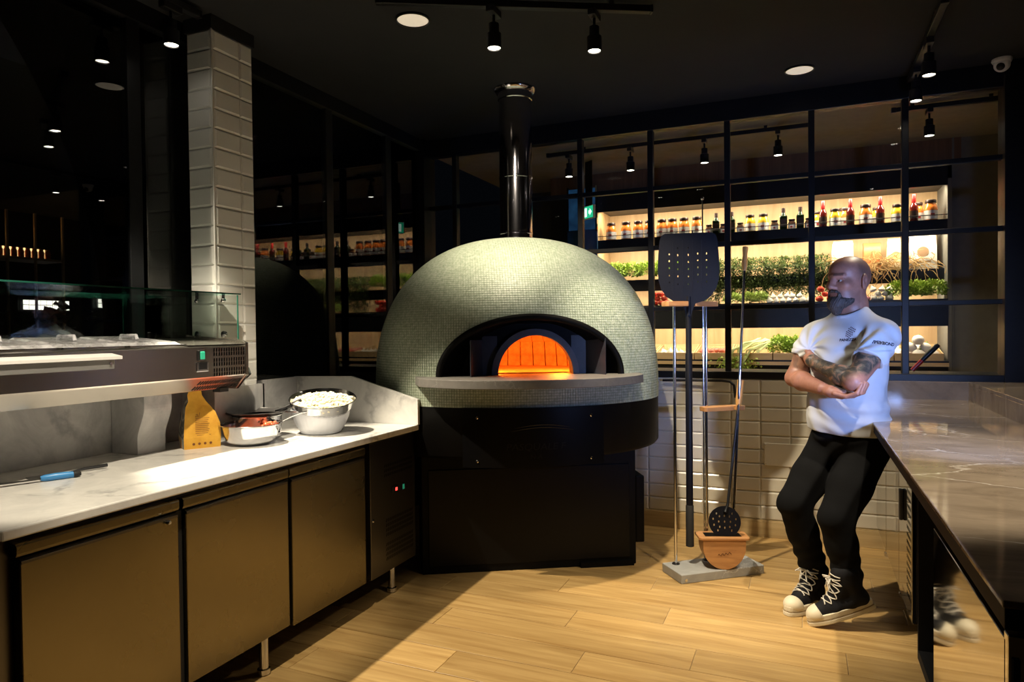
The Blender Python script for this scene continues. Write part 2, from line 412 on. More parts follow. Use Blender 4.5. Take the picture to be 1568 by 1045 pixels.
# tiled pillar --------------------------------------------------------------
px0, px1, py0, py1 = -2.772, -2.614, 2.482, 2.737
pil = thing('pillar', 'square pillar clad in white bevelled tiles rising behind the glass guard', 'pillar', kind='structure')
MB().box(px0, px1, py0, py1, 0.86, 2.865).obj('pillar_core', MAT['pale_grout'], pil)
MB().box(px0-.012, px1+.012, py0-.012, py1+.012, 2.865, CEIL).obj('pillar_collar', MAT['black_paint'], pil)
ph = 0.0945; wF = px1-px0; wA = 0.168; wB = (py1-py0)-wA
tF = tile_mesh('tile', wF-0.004, ph, MAT['white_tile']); tA = tile_mesh('tile', wA, ph, MAT['white_tile']); tB = tile_mesh('tile', wB, ph, MAT['white_tile'])
z = 2.862
while z > 0.95:
    zc = z-ph/2; z -= ph
    jit = rng.uniform(-.001, .001)
    link('tile', tF, pil, ((px0+px1)/2, py0-0.003+jit, zc))
    link('tile', tA, pil, (px1+0.003, py0+wA/2+.002, zc), R(90)); link('tile', tB, pil, (px1+0.003, py0+wA+wB/2, zc), R(90))
    link('tile', tA, pil, (px0-0.003, py0+wA/2+.002, zc), R(-90)); link('tile', tB, pil, (px0-0.003, py0+wA+wB/2, zc), R(-90))
MB().box(px1-0.001, px1+0.007, py0-0.007, py0+0.001, 0.9, 2.865).obj('corner_bead', MAT['white_tile'], pil, bevel=0.002)

# ------------------------------------------------------------------ lamps
WARM = (1.0, 0.86, 0.64)
def spot_lamp(loc, aim, power, cone, label, group=None, blend=0.35, color=WARM, rail_z=2.88):
    x, y, _ = loc
    t = thing('track_spotlight', label, 'spotlight', (x, y, rail_z), group=group)
    MB().box(-.018, .018, -.05, .05, -.032, 0).obj('adapter', MAT['black_metal'], t, bevel=0.003)
    MB().lathe([(.007,-.075),(.007,-.03)], 10).obj('stem', MAT['black_metal'], t, smooth=True)
    body = MB().lathe([(.030,-.185),(.034,-.184),(.034,-.118),(.024,-.112),(.024,-.072),(.020,-.069)], 20, cap0=False).obj('housing', MAT['black_metal'], t, smooth=True)
    MB().lathe([(.029,-.180),(.029,-.178)], 20).obj('lens', MAT['lamp_face'], body)
    d = bpy.data.lights.new('spot', 'SPOT'); d.energy = power; d.color = color; d.spot_size = R(cone); d.spot_blend = blend; d.shadow_soft_size = 0.022
    o = bpy.data.objects.new('spot_light', d); COL.objects.link(o); o.parent = t; o.location = (0, 0, -0.192)
    o.rotation_euler = (Vector(aim) - Vector((x, y, rail_z-0.192))).to_track_quat('-Z', 'Y').to_euler()
    return t
def rail(p, q, label, z=2.88, group=None):
    p = Vector((*p, z)); q = Vector((*q, z)); L = (q-p).length
    t = thing('track_rail', label, 'track rail', p, math.atan2(q.y-p.y, q.x-p.x), group)
    MB().box(0, L, -.017, .017, 0, .032).obj('rail_channel', MAT['black_metal'], t, bevel=0.003)
    MB().box(-.03, 0, -.018, .018, -.002, .034).obj('end_feed', MAT['black_metal'], t, bevel=0.003)
    MB().box(L, L+.012, -.018, .018, -.002, .034).obj('end_cap', MAT['black_metal'], t, bevel=0.003)
    for u in (0.15, 0.85):
        MB().box(L*u-.012, L*u+.012, -.012, .012, .030, CEIL-z).obj('ceiling_clip', MAT['black_metal'], t)
    return t
rail((-1.75, 2.645), (-0.657, 3.234), 'black ceiling track rail in front of the oven flue')
spot_lamp((-1.305, 2.887, 0), (-1.60, 3.86, 1.90), 240, 62, 'black track spotlight hanging left, nearest the oven flue', blend=0.9)
spot_lamp((-0.892, 3.110, 0), (-0.40, 4.15, 0.0), 290, 58, 'black track spotlight near the right end of the oven rail', blend=0.75)
rail((-2.61, 0.3), (-2.61, 2.40), 'black ceiling track rail above the preparation counter')
spot_lamp((-2.61, 2.25, 0), (-1.35, 2.60, 0.0), 420, 55, 'track spotlight above the preparation counter, next to the pillar', blend=0.35)
rail((-1.50, 0.30), (-1.50, 1.75), 'black ceiling track rail added out of view over the aisle')
spot_lamp((-1.50, 1.35, 0), (-2.50, 1.85, 1.10), 215, 58, 'added unseen aisle track spotlight aimed at the topping fridge', blend=0.4)  # unseen rail and spotlight added for warm light on the counter
rail((0.605, 3.72), (0.605, 4.80), 'black ceiling track rail above the marble bar')
spot_lamp((0.605, 4.135, 0), (0.3, 3.9, 0.9), 30, 80, 'track spotlight above the marble bar, farther from the window', blend=0.4)
spot_lamp((0.605, 4.575, 0), (0.55, 3.6, 0.95), 45, 112, 'track spotlight above the marble bar, right beside the window', blend=0.4)
rail((0.605, 1.20), (0.605, 2.70), 'black ceiling track rail added out of view over the near end of the marble bar')
spot_lamp((0.605, 2.40, 0), (-0.15, 2.70, 0.0), 175, 62, 'added unseen track spotlight over the near end of the marble bar', blend=0.35)  # unseen rail and spotlight added for warm light from the right
# behind the window
rail((-2.0, 5.57), (0.05, 5.57), 'long black track rail seen through the upper window panes')
for i, (x, w) in enumerate(((-1.83, 'first'), (-1.30, 'second'), (-0.71, 'third'), (-0.17, 'fourth'))):
    spot_lamp((x, 5.57, 0), (x, 5.75, 0), 24, 100, 'small spotlight behind the window, %s from the flue side' % w, 'spotlights behind the window')
rail((0.60, 5.45), (1.25, 5.45), 'short black track rail behind the top right window panes')
spot_lamp((0.80, 5.45, 0), (0.9, 5.6, 0), 24, 100, 'lone spotlight behind the top right window pane')

def ceiling_disc(loc, label):
    t = thing('ceiling_speaker', label, 'ceiling fitting', (loc[0], loc[1], CEIL))
    MB().lathe([(.085,-.001),(.085,-.010),(.078,-.012),(.076,-.006)], 32, cap0=False, cap1=False).obj('trim_ring', MAT['black_metal'], t, smooth=True)
    MB().lathe([(.0,-.007),(.05,-.0068),(.077,-.005)], 32, cap0=False, cap1=False).obj('diffuser', MAT['disc_diffuser'], t, smooth=True)
ceiling_disc((-1.757, 2.922), 'round cream ceiling light above the left of the oven')
ceiling_disc((-0.015, 4.436), 'round cream ceiling light near the window above the tools')

t = thing('security_camera', 'small white dome camera at the ceiling corner above the window', 'camera', (1.06, 4.76, CEIL))
MB().lathe([(.050,0),(.052,-.010),(.046,-.022)], 24).obj('mount', MAT['white_plastic'], t, smooth=True)
MB().sphere((0,0,-.034), (.042,.042,.040), 18, 12).obj('dome', MAT['white_plastic'], t, smooth=True)
MB().sphere((-.012,-.026,-.050), .022, 14, 10).obj('eye', MAT['black_plastic'], t, smooth=True)
# ------------------------------------------------------------------ preparation counter on the left
CT = 0.876; CB = CT-0.031; FX = -1.97; CY1 = 3.285; CX0 = -2.825
wt = thing('worktop', 'white veined marble worktop with raised end panel on the left', 'worktop', (0, 0, 0))
for y0, y1 in ((-0.6, 1.130), (1.1315, CY1)):
    po_ = [(CX0, y0), (FX, y0), (FX, y1), (CX0, y1)]
    if y1 > 2.8: po_ += [(CX0, 2.756), (-2.598, 2.756), (-2.598, 2.464), (CX0, 2.464)]     # notched round the pillar
    MB().prism(po_, CB, CT, 'z').obj('slab', MAT['white_marble'], wt, bevel=0.005)
MB().box(CX0, CX0+0.025, -0.6, CY1-0.022, CT, 1.130).obj('back_upstand', MAT['panel_marble'], wt, bevel=0.002)
MB().prism([(CX0, CT), (FX+0.006, CT), (FX+0.006, 1.018), (-2.408, 1.140), (CX0, 1.132)], CY1-0.020, CY1, 'y').obj('end_upstand', MAT['white_marble'], wt, bevel=0.002)

_cl = MB().box(-2.603, -2.590, 2.452, 2.768, CT, 1.132).box(-2.80, -2.590, 2.440, 2.453, CT, 1.132).box(-2.80, -2.590, 2.757, 2.770, CT, 1.132)
_cl.obj('pillar_cladding', MAT['panel_marble'], wt)
# S-shaped marble supports that carry the topping fridge
def support(y0, y1, label):
    prof = [(-2.795, CT), (-2.635, CT)]
    for i in range(13):
        u = i/12; s = u*u*(3-2*u)
        prof.append((-2.635 + 0.045*s, CT+0.06+0.15*u))
    prof += [(-2.59, 1.143), (-2.795, 1.143)]
    return tag(MB().prism(prof, y0, y1, 'y').obj('marble_support', MAT['panel_marble'], bevel=0.002), label, 'support')
support(2.06, 2.20, 'curved grey marble support under the topping fridge beside the flour bag')
support(0.70, 0.84, 'curved grey marble support under the near end of the topping fridge')

# undercounter fridge
FRX = -1.99
fr = thing('undercounter_fridge', 'three-door stainless undercounter fridge on short round legs', 'fridge', (0, 0, 0))
MB().box(-2.70, FRX-0.035, 1.10, 3.255, 0.145, CB).obj('body', MAT['stainless_dark'], fr)
def door_grip(y0, y1, par): return MB().prism([(FRX-0.036, 0.785), (FRX-0.006, 0.785), (FRX-0.001, 0.795), (FRX-0.001, 0.818), (FRX-0.006, 0.823), (FRX-0.036, 0.823)], y0, y1, 'y').obj('rail_strip', MAT['stainless'], par, bevel=0.002)
for y0, y1, zb in ((1.187, 1.708, .165), (1.738, 2.254, .163), (2.274, 2.800, .152)):
    d = MB().box(FRX-0.034, FRX, y0, y1, zb, 0.768).obj('door', MAT['stainless'], fr, bevel=0.004)
    MB().prism([(FRX-0.030, 0.764), (FRX+0.001, 0.764), (FRX+0.001, 0.772), (FRX-0.010, 0.779), (FRX-0.030, 0.779)], y0+.004, y1-.004, 'y').obj('handle_lip', MAT['stainless_dark'], d)
    door_grip(y0-0.008, y1+0.006, fr)
MB().lathe([(.008,0),(.008,.012),(.005,.015)], 10, Matrix.Translation((FRX, 1.662, 0.757)) @ Matrix.Rotation(R(90),4,'Y')).obj('hinge_cap', MAT['polished_steel'], fr, smooth=True)
for yy in (1.722, 2.264): MB().box(FRX-0.036, FRX-0.016, yy-.012, yy+.012, 0.16, 0.78).obj('door_gasket', MAT['black_rubber'], fr)
cp = MB().box(FRX-0.034, FRX-0.002, 2.845, 3.270, 0.146, 0.835).obj('compressor_panel', MAT['stainless_dark'], fr, bevel=0.003)
def slots(mb, x, y0, y1, z0, z1, ny, nz, w, h, slant):
    for i in range(ny):
        for k in range(nz):
            yc = y0 + (y1-y0)*i/(ny-1); zc = z0 + (z1-z0)*k/(nz-1)
            mb.add([(x, yc-w/2-slant/2, zc-h/2), (x, yc+w/2-slant/2, zc-h/2), (x, yc+w/2+slant/2, zc+h/2), (x, yc-w/2+slant/2, zc+h/2)], [(0,1,2,3)])
def grille(par, x, specs, name='vent_slots'):
    mb = MB()
    for s in specs: slots(mb, x, *s)
    o = mb.obj(name, MAT['black_paint'], par); o['kind'] = 'stuff'; return o
sp = []
for zz in (0.70, 0.675, 0.65): sp.append((2.975, 3.235, zz, zz+.001, 16, 2, .007, .013, .008))
for zz in (0.415, 0.39, 0.365, 0.34, 0.29, 0.265, 0.24, 0.215): sp.append((2.985, 3.235, zz, zz+.001, 16, 2, .007, .015, .009))
grille(cp, FRX-0.0012, sp)
tp = MB().box(-.004, .004, -.036, .022, -.019, .019).obj('thermostat', MAT['black_plastic'], fr, (FRX+.001, 3.075, 0.562), bevel=0.002)
MB().box(.003, .0046, -.012, .006, -.008, .008).obj('red_display', MAT['led_red'], tp)
tp2 = MB().box(-.003, .004, -.013, .013, -.019, .019).obj('power_switch', MAT['black_plastic'], fr, (FRX+.001, 3.140, 0.560), bevel=0.002)
MB().box(.003, .006, -.008, .008, -.013, .013).obj('green_rocker', MAT['led_green'], tp2)
MB().lathe([(.009,0),(.009,.006),(.006,.009)], 12, Matrix.Translation((FRX-.002, 2.862, 0.445)) @ Matrix.Rotation(R(90),4,'Y')).obj('lock', MAT['polished_steel'], fr, smooth=True)
for yy in (1.25, 2.145, 3.09):
    for xx in (-2.035, -2.60):
        MB().lathe([(.020,.0),(.026,.004),(.026,.024),(.019,.028),(.019,.150)], 16).obj('leg', MAT['polished_steel'], fr, (xx, yy, 0), smooth=True)
nb = thing('undercounter_cabinet', 'dark cabinet at the near end of the preparation counter', 'cabinet')
MB().box(-2.70, FRX-0.03, -0.5, 1.085, 0.145, CB).obj('body', MAT['stainless_dark'], nb)
MB().box(FRX-0.032, FRX-.004, 0.55, 1.09, 0.16, 0.80).obj('door', MAT['stainless_dark'], nb, bevel=0.004)
MB().box(-2.6, -2.05, -0.5, 1.05, 0.0, 0.145).obj('plinth', MAT['black_paint'], nb)

plain('grey_rail', (0.20, 0.20, 0.20), 0.4, var=0.05)
# ------------------------------------------------------------------ topping fridge with glass guard
TX = -2.40; TXB = -2.775; TY1 = 2.462; TY0 = 0.2
tf = thing('topping_fridge', 'stainless pizza topping fridge with clear lidded pans and glass guard', 'topping fridge')
MB().prism([(TX, 1.206), (TX, 1.338), (TX-0.006, 1.343), (TXB, 1.372), (TXB, 1.15), (TX-0.055, 1.143), (TX-0.004, 1.200)], TY0, TY1-0.018, 'y').obj('body', MAT['stainless_neutral'], tf, bevel=0.002)
MB().prism([(TX+0.004, 1.20), (TX+0.004, 1.352), (TX-0.02, 1.362), (TXB, 1.39), (TXB, 1.135), (TX-0.06, 1.135)], TY1-0.018, TY1, 'y').obj('end_plate', MAT['stainless_neutral'], tf, bevel=0.002)
sp = [(2.262, 2.435, z, z+.001, 13, 2, .0055, .0145, .001) for z in (1.323, 1.304, 1.278, 1.259, 1.233, 1.214)]
grille(tf, TX+0.0008, sp)
mb = MB()
for k in range(2):
    for i in range(18):
        yc = 2.20 + 0.235*i/17 - .012*k; u0 = 0.22+0.40*k; u1 = u0+0.28
        def pt(y, u): return (TX-0.004-0.051*u+0.0012, y, 1.200-0.057*u-.0008)
        mb.add([pt(yc,u0), pt(yc+.006,u0), pt(yc-.003,u1), pt(yc-.009,u1)], [(0,1,2,3)])
mb.obj('lower_vent_slots', MAT['black_paint'], tf)['kind'] = 'stuff'
sw = MB().box(-.002, .007, -.020, .020, -.023, .023).obj('switch', MAT['black_plastic'], tf, (TX, 2.190, 1.302), bevel=0.004)
MB().box(.005, .011, -.010, .014, -.017, .017).obj('green_rocker', MAT['led_green'], sw, bevel=0.003)
sw = MB().box(-.002, .004, -.032, .032, -.021, .021).obj('thermostat_frame', MAT['polished_steel'], tf, (TX, 2.196, 1.252), bevel=0.002)
MB().box(.003, .007, -.020, .022, -.012, .020).obj('thermostat_display', MAT['black_plastic'], sw, bevel=0.002)
lr = MB().prism([(TX+.001, 1.310), (TX+0.050, 1.304), (TX+0.046, 1.270), (TX+.001, 1.274)], TY0, 1.752, 'y').obj('front_rail', MAT['grey_rail'], tf, bevel=0.002)
MB().prism([(TX+0.001, 1.327), (TX+0.060, 1.317), (TX+0.060, 1.305), (TX+.001, 1.312)], TY0, 1.775, 'y').obj('rail_lip', MAT['white_plastic'], lr, bevel=0.001)
MB().lathe([(.006,0),(.006,.004)], 10, Matrix.Translation((TX+.049, 1.735, 1.290)) @ Matrix.Rotation(R(90),4,'Y')).obj('bolt', MAT['polished_steel'], lr)
# pans with clear lids
pan_w = 0.262; y = 2.118
slope = (1.372-1.343)/(TXB-TX)
def ztop(x): return 1.343 + (x-(TX-0.006))*slope
k = 0
while y - pan_w > TY0:
    y0, y1 = y-pan_w+.006, y-.006; x0, x1 = TXB+0.03, TX-0.018
    pn = MB()
    for a, b2, c, d2 in ((x0, x1, y0, y0+.006), (x0, x1, y1-.006, y1), (x0, x0+.006, y0, y1), (x1-.006, x1, y0, y1)):
        pn.box(a, b2, c, d2, 1.346, 1.352 + 0.0)
    pan = pn.obj('pan_rim', MAT['stainless_neutral'], tf)
    lid = MB(); zz = 0.004
    lid.add([(x0,y0,ztop(x0)+zz),(x1,y0,ztop(x1)+zz),(x1,y1,ztop(x1)+zz),(x0,y1,ztop(x0)+zz),
             (x0+.02,y0+.02,ztop(x0)+zz+.016),(x1-.02,y0+.02,ztop(x1)+zz+.016),(x1-.02,y1-.02,ztop(x1)+zz+.016),(x0+.02,y1-.02,ztop(x0)+zz+.016)],
            [(0,1,5,4),(1,2,6,5),(2,3,7,6),(3,0,4,7),(4,5,6,7)])
    l = lid.obj('pan_lid', MAT['clear_plastic'], tf)
    MB().tube([((x0+x1)/2-.05, (y0+y1)/2, ztop(-2.6)+.018), ((x0+x1)/2-.045, (y0+y1)/2, ztop(-2.6)+.034), ((x0+x1)/2+.045, (y0+y1)/2, ztop(-2.6)+.034), ((x0+x1)/2+.05, (y0+y1)/2, ztop(-2.6)+.018)], .007, 8).obj('lid_grip', MAT['clear_plastic'], l, smooth=True)
    y -= pan_w; k += 1
MB().add([(TX-.004,2.125,1.3465),(TX-.004,2.444,1.3465),(TXB,2.444,1.374),(TXB,2.125,1.374)], [(0,1,2,3)]).obj('top_plate', MAT['stainless_neutral'], tf)
MB().prism([(TX-.01, 1.349), (TXB+.01, 1.377), (TXB+.01, 1.380), (TX-.01, 1.352)], 2.118, 2.126, 'y').obj('seam', MAT['polished_steel'], tf)
# glass guard: back, top and end panes with clamps
GZ = 1.578
MB().box(TXB-.006, TXB, TY0, 2.455, 1.375, GZ-.003).obj('guard_back_pane', MAT['guard_glass'], tf)
MB().box(TXB-.004, TX-0.045, TY0, 2.470, GZ, GZ+.006).obj('guard_top_pane', MAT['guard_glass'], tf)
MB().box(TX-0.0475, TX-0.045, TY0, 2.470, GZ, GZ+.006).box(TXB-.004, TX-.045, 2.4685, 2.471, GZ, GZ+.006).obj('guard_glass_edge', MAT['glass_edge'], tf)
MB().box(TXB+.01, TX-.05, 2.452, 2.458, 1.375, GZ-.002).obj('guard_end_pane', MAT['guard_glass'], tf)
MB().box(TX-.052, TX-.0495, 2.4515, 2.4585, 1.368, GZ-.002).obj('guard_glass_edge', MAT['glass_edge'], tf)
for xx in (-2.70, -2.53):
    MB().lathe([(.010,0),(.010,.012),(.006,.016)], 12, Matrix.Translation((xx, 2.452, 1.553)) @ Matrix.Rotation(R(90),4,'X')).obj('glass_clamp', MAT['polished_steel'], tf, smooth=True)
    MB().box(xx-.004, xx+.004, 2.44, 2.452, 1.545, 1.580).obj('clamp_bar', MAT['black_metal'], tf)
    MB().lathe([(.016,0),(.016,.010),(.010,.014)], 12, Matrix.Translation((xx, 2.452, 1.392)) @ Matrix.Rotation(R(90),4,'X')).obj('glass_clamp', MAT['polished_steel'], tf, smooth=True)
MB().tube([(-2.43,2.46,1.19),(-2.44,2.49,1.185),(-2.45,2.525,1.20),(-2.47,2.535,1.225),(-2.49,2.51,1.24),(-2.50,2.46,1.242)], .006, 8).obj('power_cable', MAT['black_rubber'], tf, smooth=True)
MB().box(TX-.09, TX-.045, 2.335, 2.385, 1.128, 1.146).obj('foot', MAT['black_rubber'], tf)

# ------------------------------------------------------------------ things on the worktop
def cup_bowl(mb, prof_out, th, n=40, flute=0.0, nf=0):
    prof = list(prof_out) + [(r-th, z+ (th if i == len(prof_out)-1 else 0)) for i, (r, z) in list(enumerate(prof_out))[::-1]]
    vs = []; fs = []
    m_ = len(prof)
    for j, (r, z) in enumerate(prof):
        for k in range(n):
            a = 2*math.pi*k/n; rr = r*(1+ (flute*math.cos(nf*a) if j < len(prof_out) else 0)); vs.append((max(rr, 1e-4)*math.cos(a), max(rr, 1e-4)*math.sin(a), z))
    for j in range(m_-1):
        for k in range(n):
            q = (k+1) % n; fs.append((j*n+k, j*n+q, (j+1)*n+q, (j+1)*n+k))
    mb.add(vs, fs); return mb
plain('fluted_ceramic', (0.74, 0.76, 0.82), 0.3, var=0.03)
plain('mozzarella', (0.92, 0.86, 0.66), 0.5, var=0.10, scale=40)
plain('tomato_sauce', (0.62, 0.13, 0.05), 0.3, var=0.3, scale=40, bmp=0.4)
plain('blue_grip', (0.05, 0.26, 0.60), 0.35, var=0.1)
plain('pan_coating', (0.035, 0.034, 0.034), 0.35, var=0.2)

BX, BY = -2.296, 2.853
wb = tag(cup_bowl(MB(), [(.001,0),(.085,0),(.098,.006),(.118,.035),(.140,.085),(.147,.120),(.150,.124)], .006, 96, 0.014, 36).obj('ceramic_bowl', MAT['fluted_ceramic'], loc=(BX, BY, CT), smooth=True, angle=70), 'white fluted ceramic bowl carrying the metal bowl of cheese', 'bowl')
mbowl = thing('metal_bowl', 'steel bowl heaped with shredded cheese resting on the white fluted bowl', 'bowl', (BX+.01, BY+.006, CT+.112))
mbowl.rotation_euler = Matrix.Rotation(R(13), 3, Vector((.779, .627, 0))).to_euler()
cup_bowl(MB(), [(.001,.0),(.105,.0),(.135,.008),(.152,.030),(.165,.066),(.169,.070)], .0025, 56).obj('bowl_shell', MAT['polished_steel'], mbowl, smooth=True)
ch = MB(); r2 = random.Random(3)
for i in range(420):
    a = r2.uniform(0, 6.283); rr = 0.146*math.sqrt(r2.random()); h = 0.048 + 0.020*(1-(rr/.146)**2) + r2.uniform(-.004, .008)
    s = r2.uniform(.005, .010); M = Matrix.Translation((rr*math.cos(a), rr*math.sin(a), h)) @ Matrix.Rotation(r2.uniform(0, 6.28), 4, 'Z') @ Matrix.Rotation(r2.uniform(-.6, .6), 4, 'X')
    ch.box(-s*1.6, s*1.6, -s*.6, s*.6, -s*.5, s*.5, M)
ch.lathe([(.146,.025),(.150,.044),(.09,.058),(.001,.064)], 24)
chs = ch.obj('shredded_cheese', MAT['mozzarella'], mbowl); chs['kind'] = 'stuff'

sb = thing('mixing_bowl', 'low stainless bowl of tomato sauce with a spoon in it', 'bowl', (-2.385, 2.459, CT))
cup_bowl(MB(), [(.001,0),(.07,0),(.085,.004),(.112,.022),(.121,.050),(.128,.088),(.143,.096)], .002, 48).obj('bowl_shell', MAT['polished_steel'], sb, smooth=True)
MB().lathe([(.124,.068),(.06,.073),(.001,.070)], 32, cap0=False, cap1=False).obj('sauce', MAT['tomato_sauce'], sb, smooth=True)
lump = MB()
for i in range(26):
    a = r2.uniform(-.4, 1.6); rr = r2.uniform(.07, .115)
    lump.sphere((rr*math.cos(a), rr*math.sin(a), .078+r2.uniform(-.004,.014)), r2.uniform(.006,.013), 8, 6)
lump.obj('sauce_remains', MAT['tomato_sauce'], sb, smooth=True)
sp_ = thing('spoon', 'long steel spoon leaning out of the sauce bowl', 'spoon', (-2.385, 2.459, CT))
MB().tube([(.055,.045,.078),(.10,.085,.098),(.135,.12,.120),(.165,.15,.134),(.185,.17,.138)], [.0035,.0035,.004,.0048,.004], 8).obj('spoon_handle', MAT['polished_steel'], sp_, smooth=True)
MB().sphere((.04,.032,.073), (.026,.018,.006), 12, 8).obj('spoon_head', MAT['polished_steel'], sp_, smooth=True)

pot = thing('saucepan', 'dark shallow pan with black handle behind the sauce bowl', 'pan', (-2.50, 2.62, CT))
cup_bowl(MB(), [(.001,0),(.10,0),(.112,.008),(.118,.110),(.122,.114)], .003, 40).obj('pan_shell', MAT['polished_steel'], pot, smooth=True)
lidp = thing('frying_pan', 'black frying pan lying across the saucepan', 'pan', (-2.50, 2.62, CT+.1155))
cup_bowl(MB(), [(.001,0),(.11,0),(.118,.003),(.142,.014),(.146,.0155)], .003, 40).obj('pan_disc', MAT['pan_coating'], lidp, smooth=True)
MB().tube([(.045,.075,.012),(.085,.105,.024),(.120,.130,.044),(.150,.150,.062)], [.006,.011,.012,.009], 10).obj('handle', MAT['black_plastic'], lidp, smooth=True)
MB().box(.10, .20, .02, .05, .006, .010, Matrix.Rotation(R(22), 4, 'Z')).obj('spatula_blade', MAT['polished_steel'], lidp)

# small tool with a blue handle
kn = thing('kitchen_knife', 'kitchen knife with a blue grip lying on the marble', 'knife', (-2.468, 1.62, CT), R(66))
MB().tube([(-.062,0,.012),(-.05,0,.012),(-.02,0,.013),(.02,0,.013),(.040,0,.012)], [.008,.012,.013,.012,.011], 12).obj('grip', MAT['blue_grip'], kn, smooth=True)
MB().tube([(.038,0,.012),(.050,0,.0125),(.062,0,.012)], [.0118,.0125,.007], 12).obj('grip_end', MAT['black_rubber'], kn, smooth=True)
MB().prism([(-.062,-.010),(-.20,-.014),(-.235,.004),(-.20,.012),(-.062,.010)], .010, .012, 'z').obj('blade', MAT['stainless_dark'], kn)
kn2 = thing('spatula', 'flat black spatula lying in the shade beside the blue knife', 'spatula', (-2.56, 1.63, CT), R(72))
MB().prism([(-.06,-.03),(.05,-.03),(.07,-.012),(.07,.012),(.05,.03),(-.06,.03)], .001, .004, 'z').obj('blade', MAT['pan_coating'], kn2)
MB().tube([(.068,0,.004),(.12,0,.010),(.20,0,.012)], [.004,.006,.007], 8).obj('handle', MAT['black_plastic'], kn2, smooth=True)

# flour bag
m_, nt, b = new_mat('flour_bag_paper'); setp(b, 0.6)
mp = coords(nt); n = noise(nt, mp, 14, 4); r_ = ramp(nt, [(0.3, (0.62,0.30,0.02)), (0.7, (0.80,0.44,0.05))]); nt.links.new(n.outputs['Fac'], r_.inputs[0]); nt.links.new(r_.outputs[0], b.inputs['Base Color'])
bump(nt, b, n.outputs['Fac'], 0.4, 0.006)
m_, nt, b = new_mat('flour_bag_side'); setp(b, 0.6)
mp = coords(nt); n = noise(nt, mp, 9, 3, 0.5, 1.5); r_ = ramp(nt, [(0.42, (0.10,0.10,0.09)), (0.5, (0.50,0.48,0.42)), (0.62, (0.60,0.30,0.04))]); nt.links.new(n.outputs['Fac'], r_.inputs[0]); nt.links.new(r_.outputs[0], b.inputs['Base Color'])
plain('bag_print', (0.20, 0.07, 0.02), 0.7, var=0.1)
fb = thing('flour_bag', 'half-empty orange paper flour bag standing behind the sauce bowl', 'flour bag', (-2.556, 2.318, CT), R(60))
# body: broad face towards -y (camera side), gusset side towards -x
secs = [(0.0,.078,.052,0),(.05,.079,.054,0),(.11,.076,.050,0),(.16,.066,.040,-.004),(.19,.052,.030,-.010),(.215,.036,.022,-.016),(.24,.030,.015,-.020),(.262,.022,.010,-.016)]
def ring_pt(w, d, cx, k, z):
    tbl = [(-1,-1),(-.33,-1.03),(.33,-1.03),(1,-1),(1.0,0),(1,1),(0,1.03),(-1,1),(-1.0,0)]
    u, v = tbl[k]; s = random.Random(int(z*1000)*31+k)
    j = .004 if z > .12 else .0015
    return (cx+u*w+s.uniform(-j,j), v*d+s.uniform(-j,j), z+s.uniform(-j,j)*(z > .01))
front = MB(); sidep = MB(); nk = 9
pts = [[ring_pt(w, d, cx, k, z) for k in range(nk)] for z, w, d, cx in secs]
for i in range(len(secs)-1):
    for k in range(nk):
        q = (k+1) % nk; quad = [pts[i][k], pts[i][q], pts[i+1][q], pts[i+1][k]]
        (sidep if k in (7, 8) else front).add(quad, [(0,1,2,3)])
front.add(pts[0], [tuple(range(nk))[::-1]]); front.add(pts[-1], [tuple(range(nk))])
front.obj('bag_paper', MAT['flour_bag_paper'], fb, smooth=True, angle=35); sidep.obj('printed_gusset', MAT['flour_bag_side'], fb, smooth=True, angle=35)
pr = MB()
vs, fs = text_geo('al', 0.030, 0.0004, 0.25); pr.add([(x-.022, -.0562, .152+y) for x, y, z in vs], fs)
for i in range(11):
    zz = .136-.0085*i; w = .046 - .004*((i*7) % 3); x0 = -.03 + .006*((i*5) % 4)*(i > 7)
    pr.box(x0, x0+w+.014, -.0562, -.0556, zz, zz+.0022)
for i in range(4): pr.lathe([(.0058,0),(.0058,.0006)], 10, Matrix.Translation((-.038+.024*i, -.0556, .022)) @ Matrix.Rotation(R(90),4,'X'))
pr.obj('bag_lettering', MAT['bag_print'], fb)
# ------------------------------------------------------------------ pizza oven
OC = (-1.68, 4.035); OA = R(30-90)      # local +x points out of the mouth, local +y to the right of it
OV_A, OV_B = 0.895, 0.695               # half width (y), half depth (x)
ov = thing('pizza_oven', 'domed wood-fired pizza oven covered in sage green mosaic', 'pizza oven', (OC[0], OC[1], 0), 0)
# local frame: x = mouth direction (0.5,-0.866); y = (0.866,0.5)
ov.rotation_euler = (0, 0, R(-60))
Z0, ZT, ZB = 1.045, 1.977, 0.976
PE = 2.35
def prof_w(z):
    if z <= Z0: return 1.0
    t = min(1.0, (z-Z0)/(ZT-Z0)); return max(0.0, (1-t**PE))**(1/PE)
AW, AH, AZ = 0.513, 0.325, 1.143        # mouth arch half width, height, base
def surf_x(y, z, off=0.0):
    w = prof_w(z); k = 1-(y/((OV_A)*max(w, 1e-3)))**2
    return OV_B*w*math.sqrt(max(0, k)) + off
def in_mouth(x, y, z, grow=0.0):
    if x < 0.15 or z < AZ-0.03: return False
    return (y/(AW+grow))**2 + max(0, (z-AZ)/(AH+grow))**2 < 1
m_, nt, b = new_mat('sage_mosaic'); setp(b, 0.5, 0, 0.5)
mp = coords(nt, (1,1,1)); n = noise(nt, mp, 60, 2); n0 = noise(nt, mp, 3, 3)
r_ = ramp(nt, [(0.30, (0.25,0.30,0.215)), (0.5, (0.335,0.385,0.295)), (0.70, (0.43,0.47,0.38))]); nt.links.new(n.outputs['Fac'], r_.inputs[0]); nt.links.new(r_.outputs[0], b.inputs['Base Color'])
plain('mosaic_grout', (0.12, 0.145, 0.095), 0.9, var=0.2, scale=40)
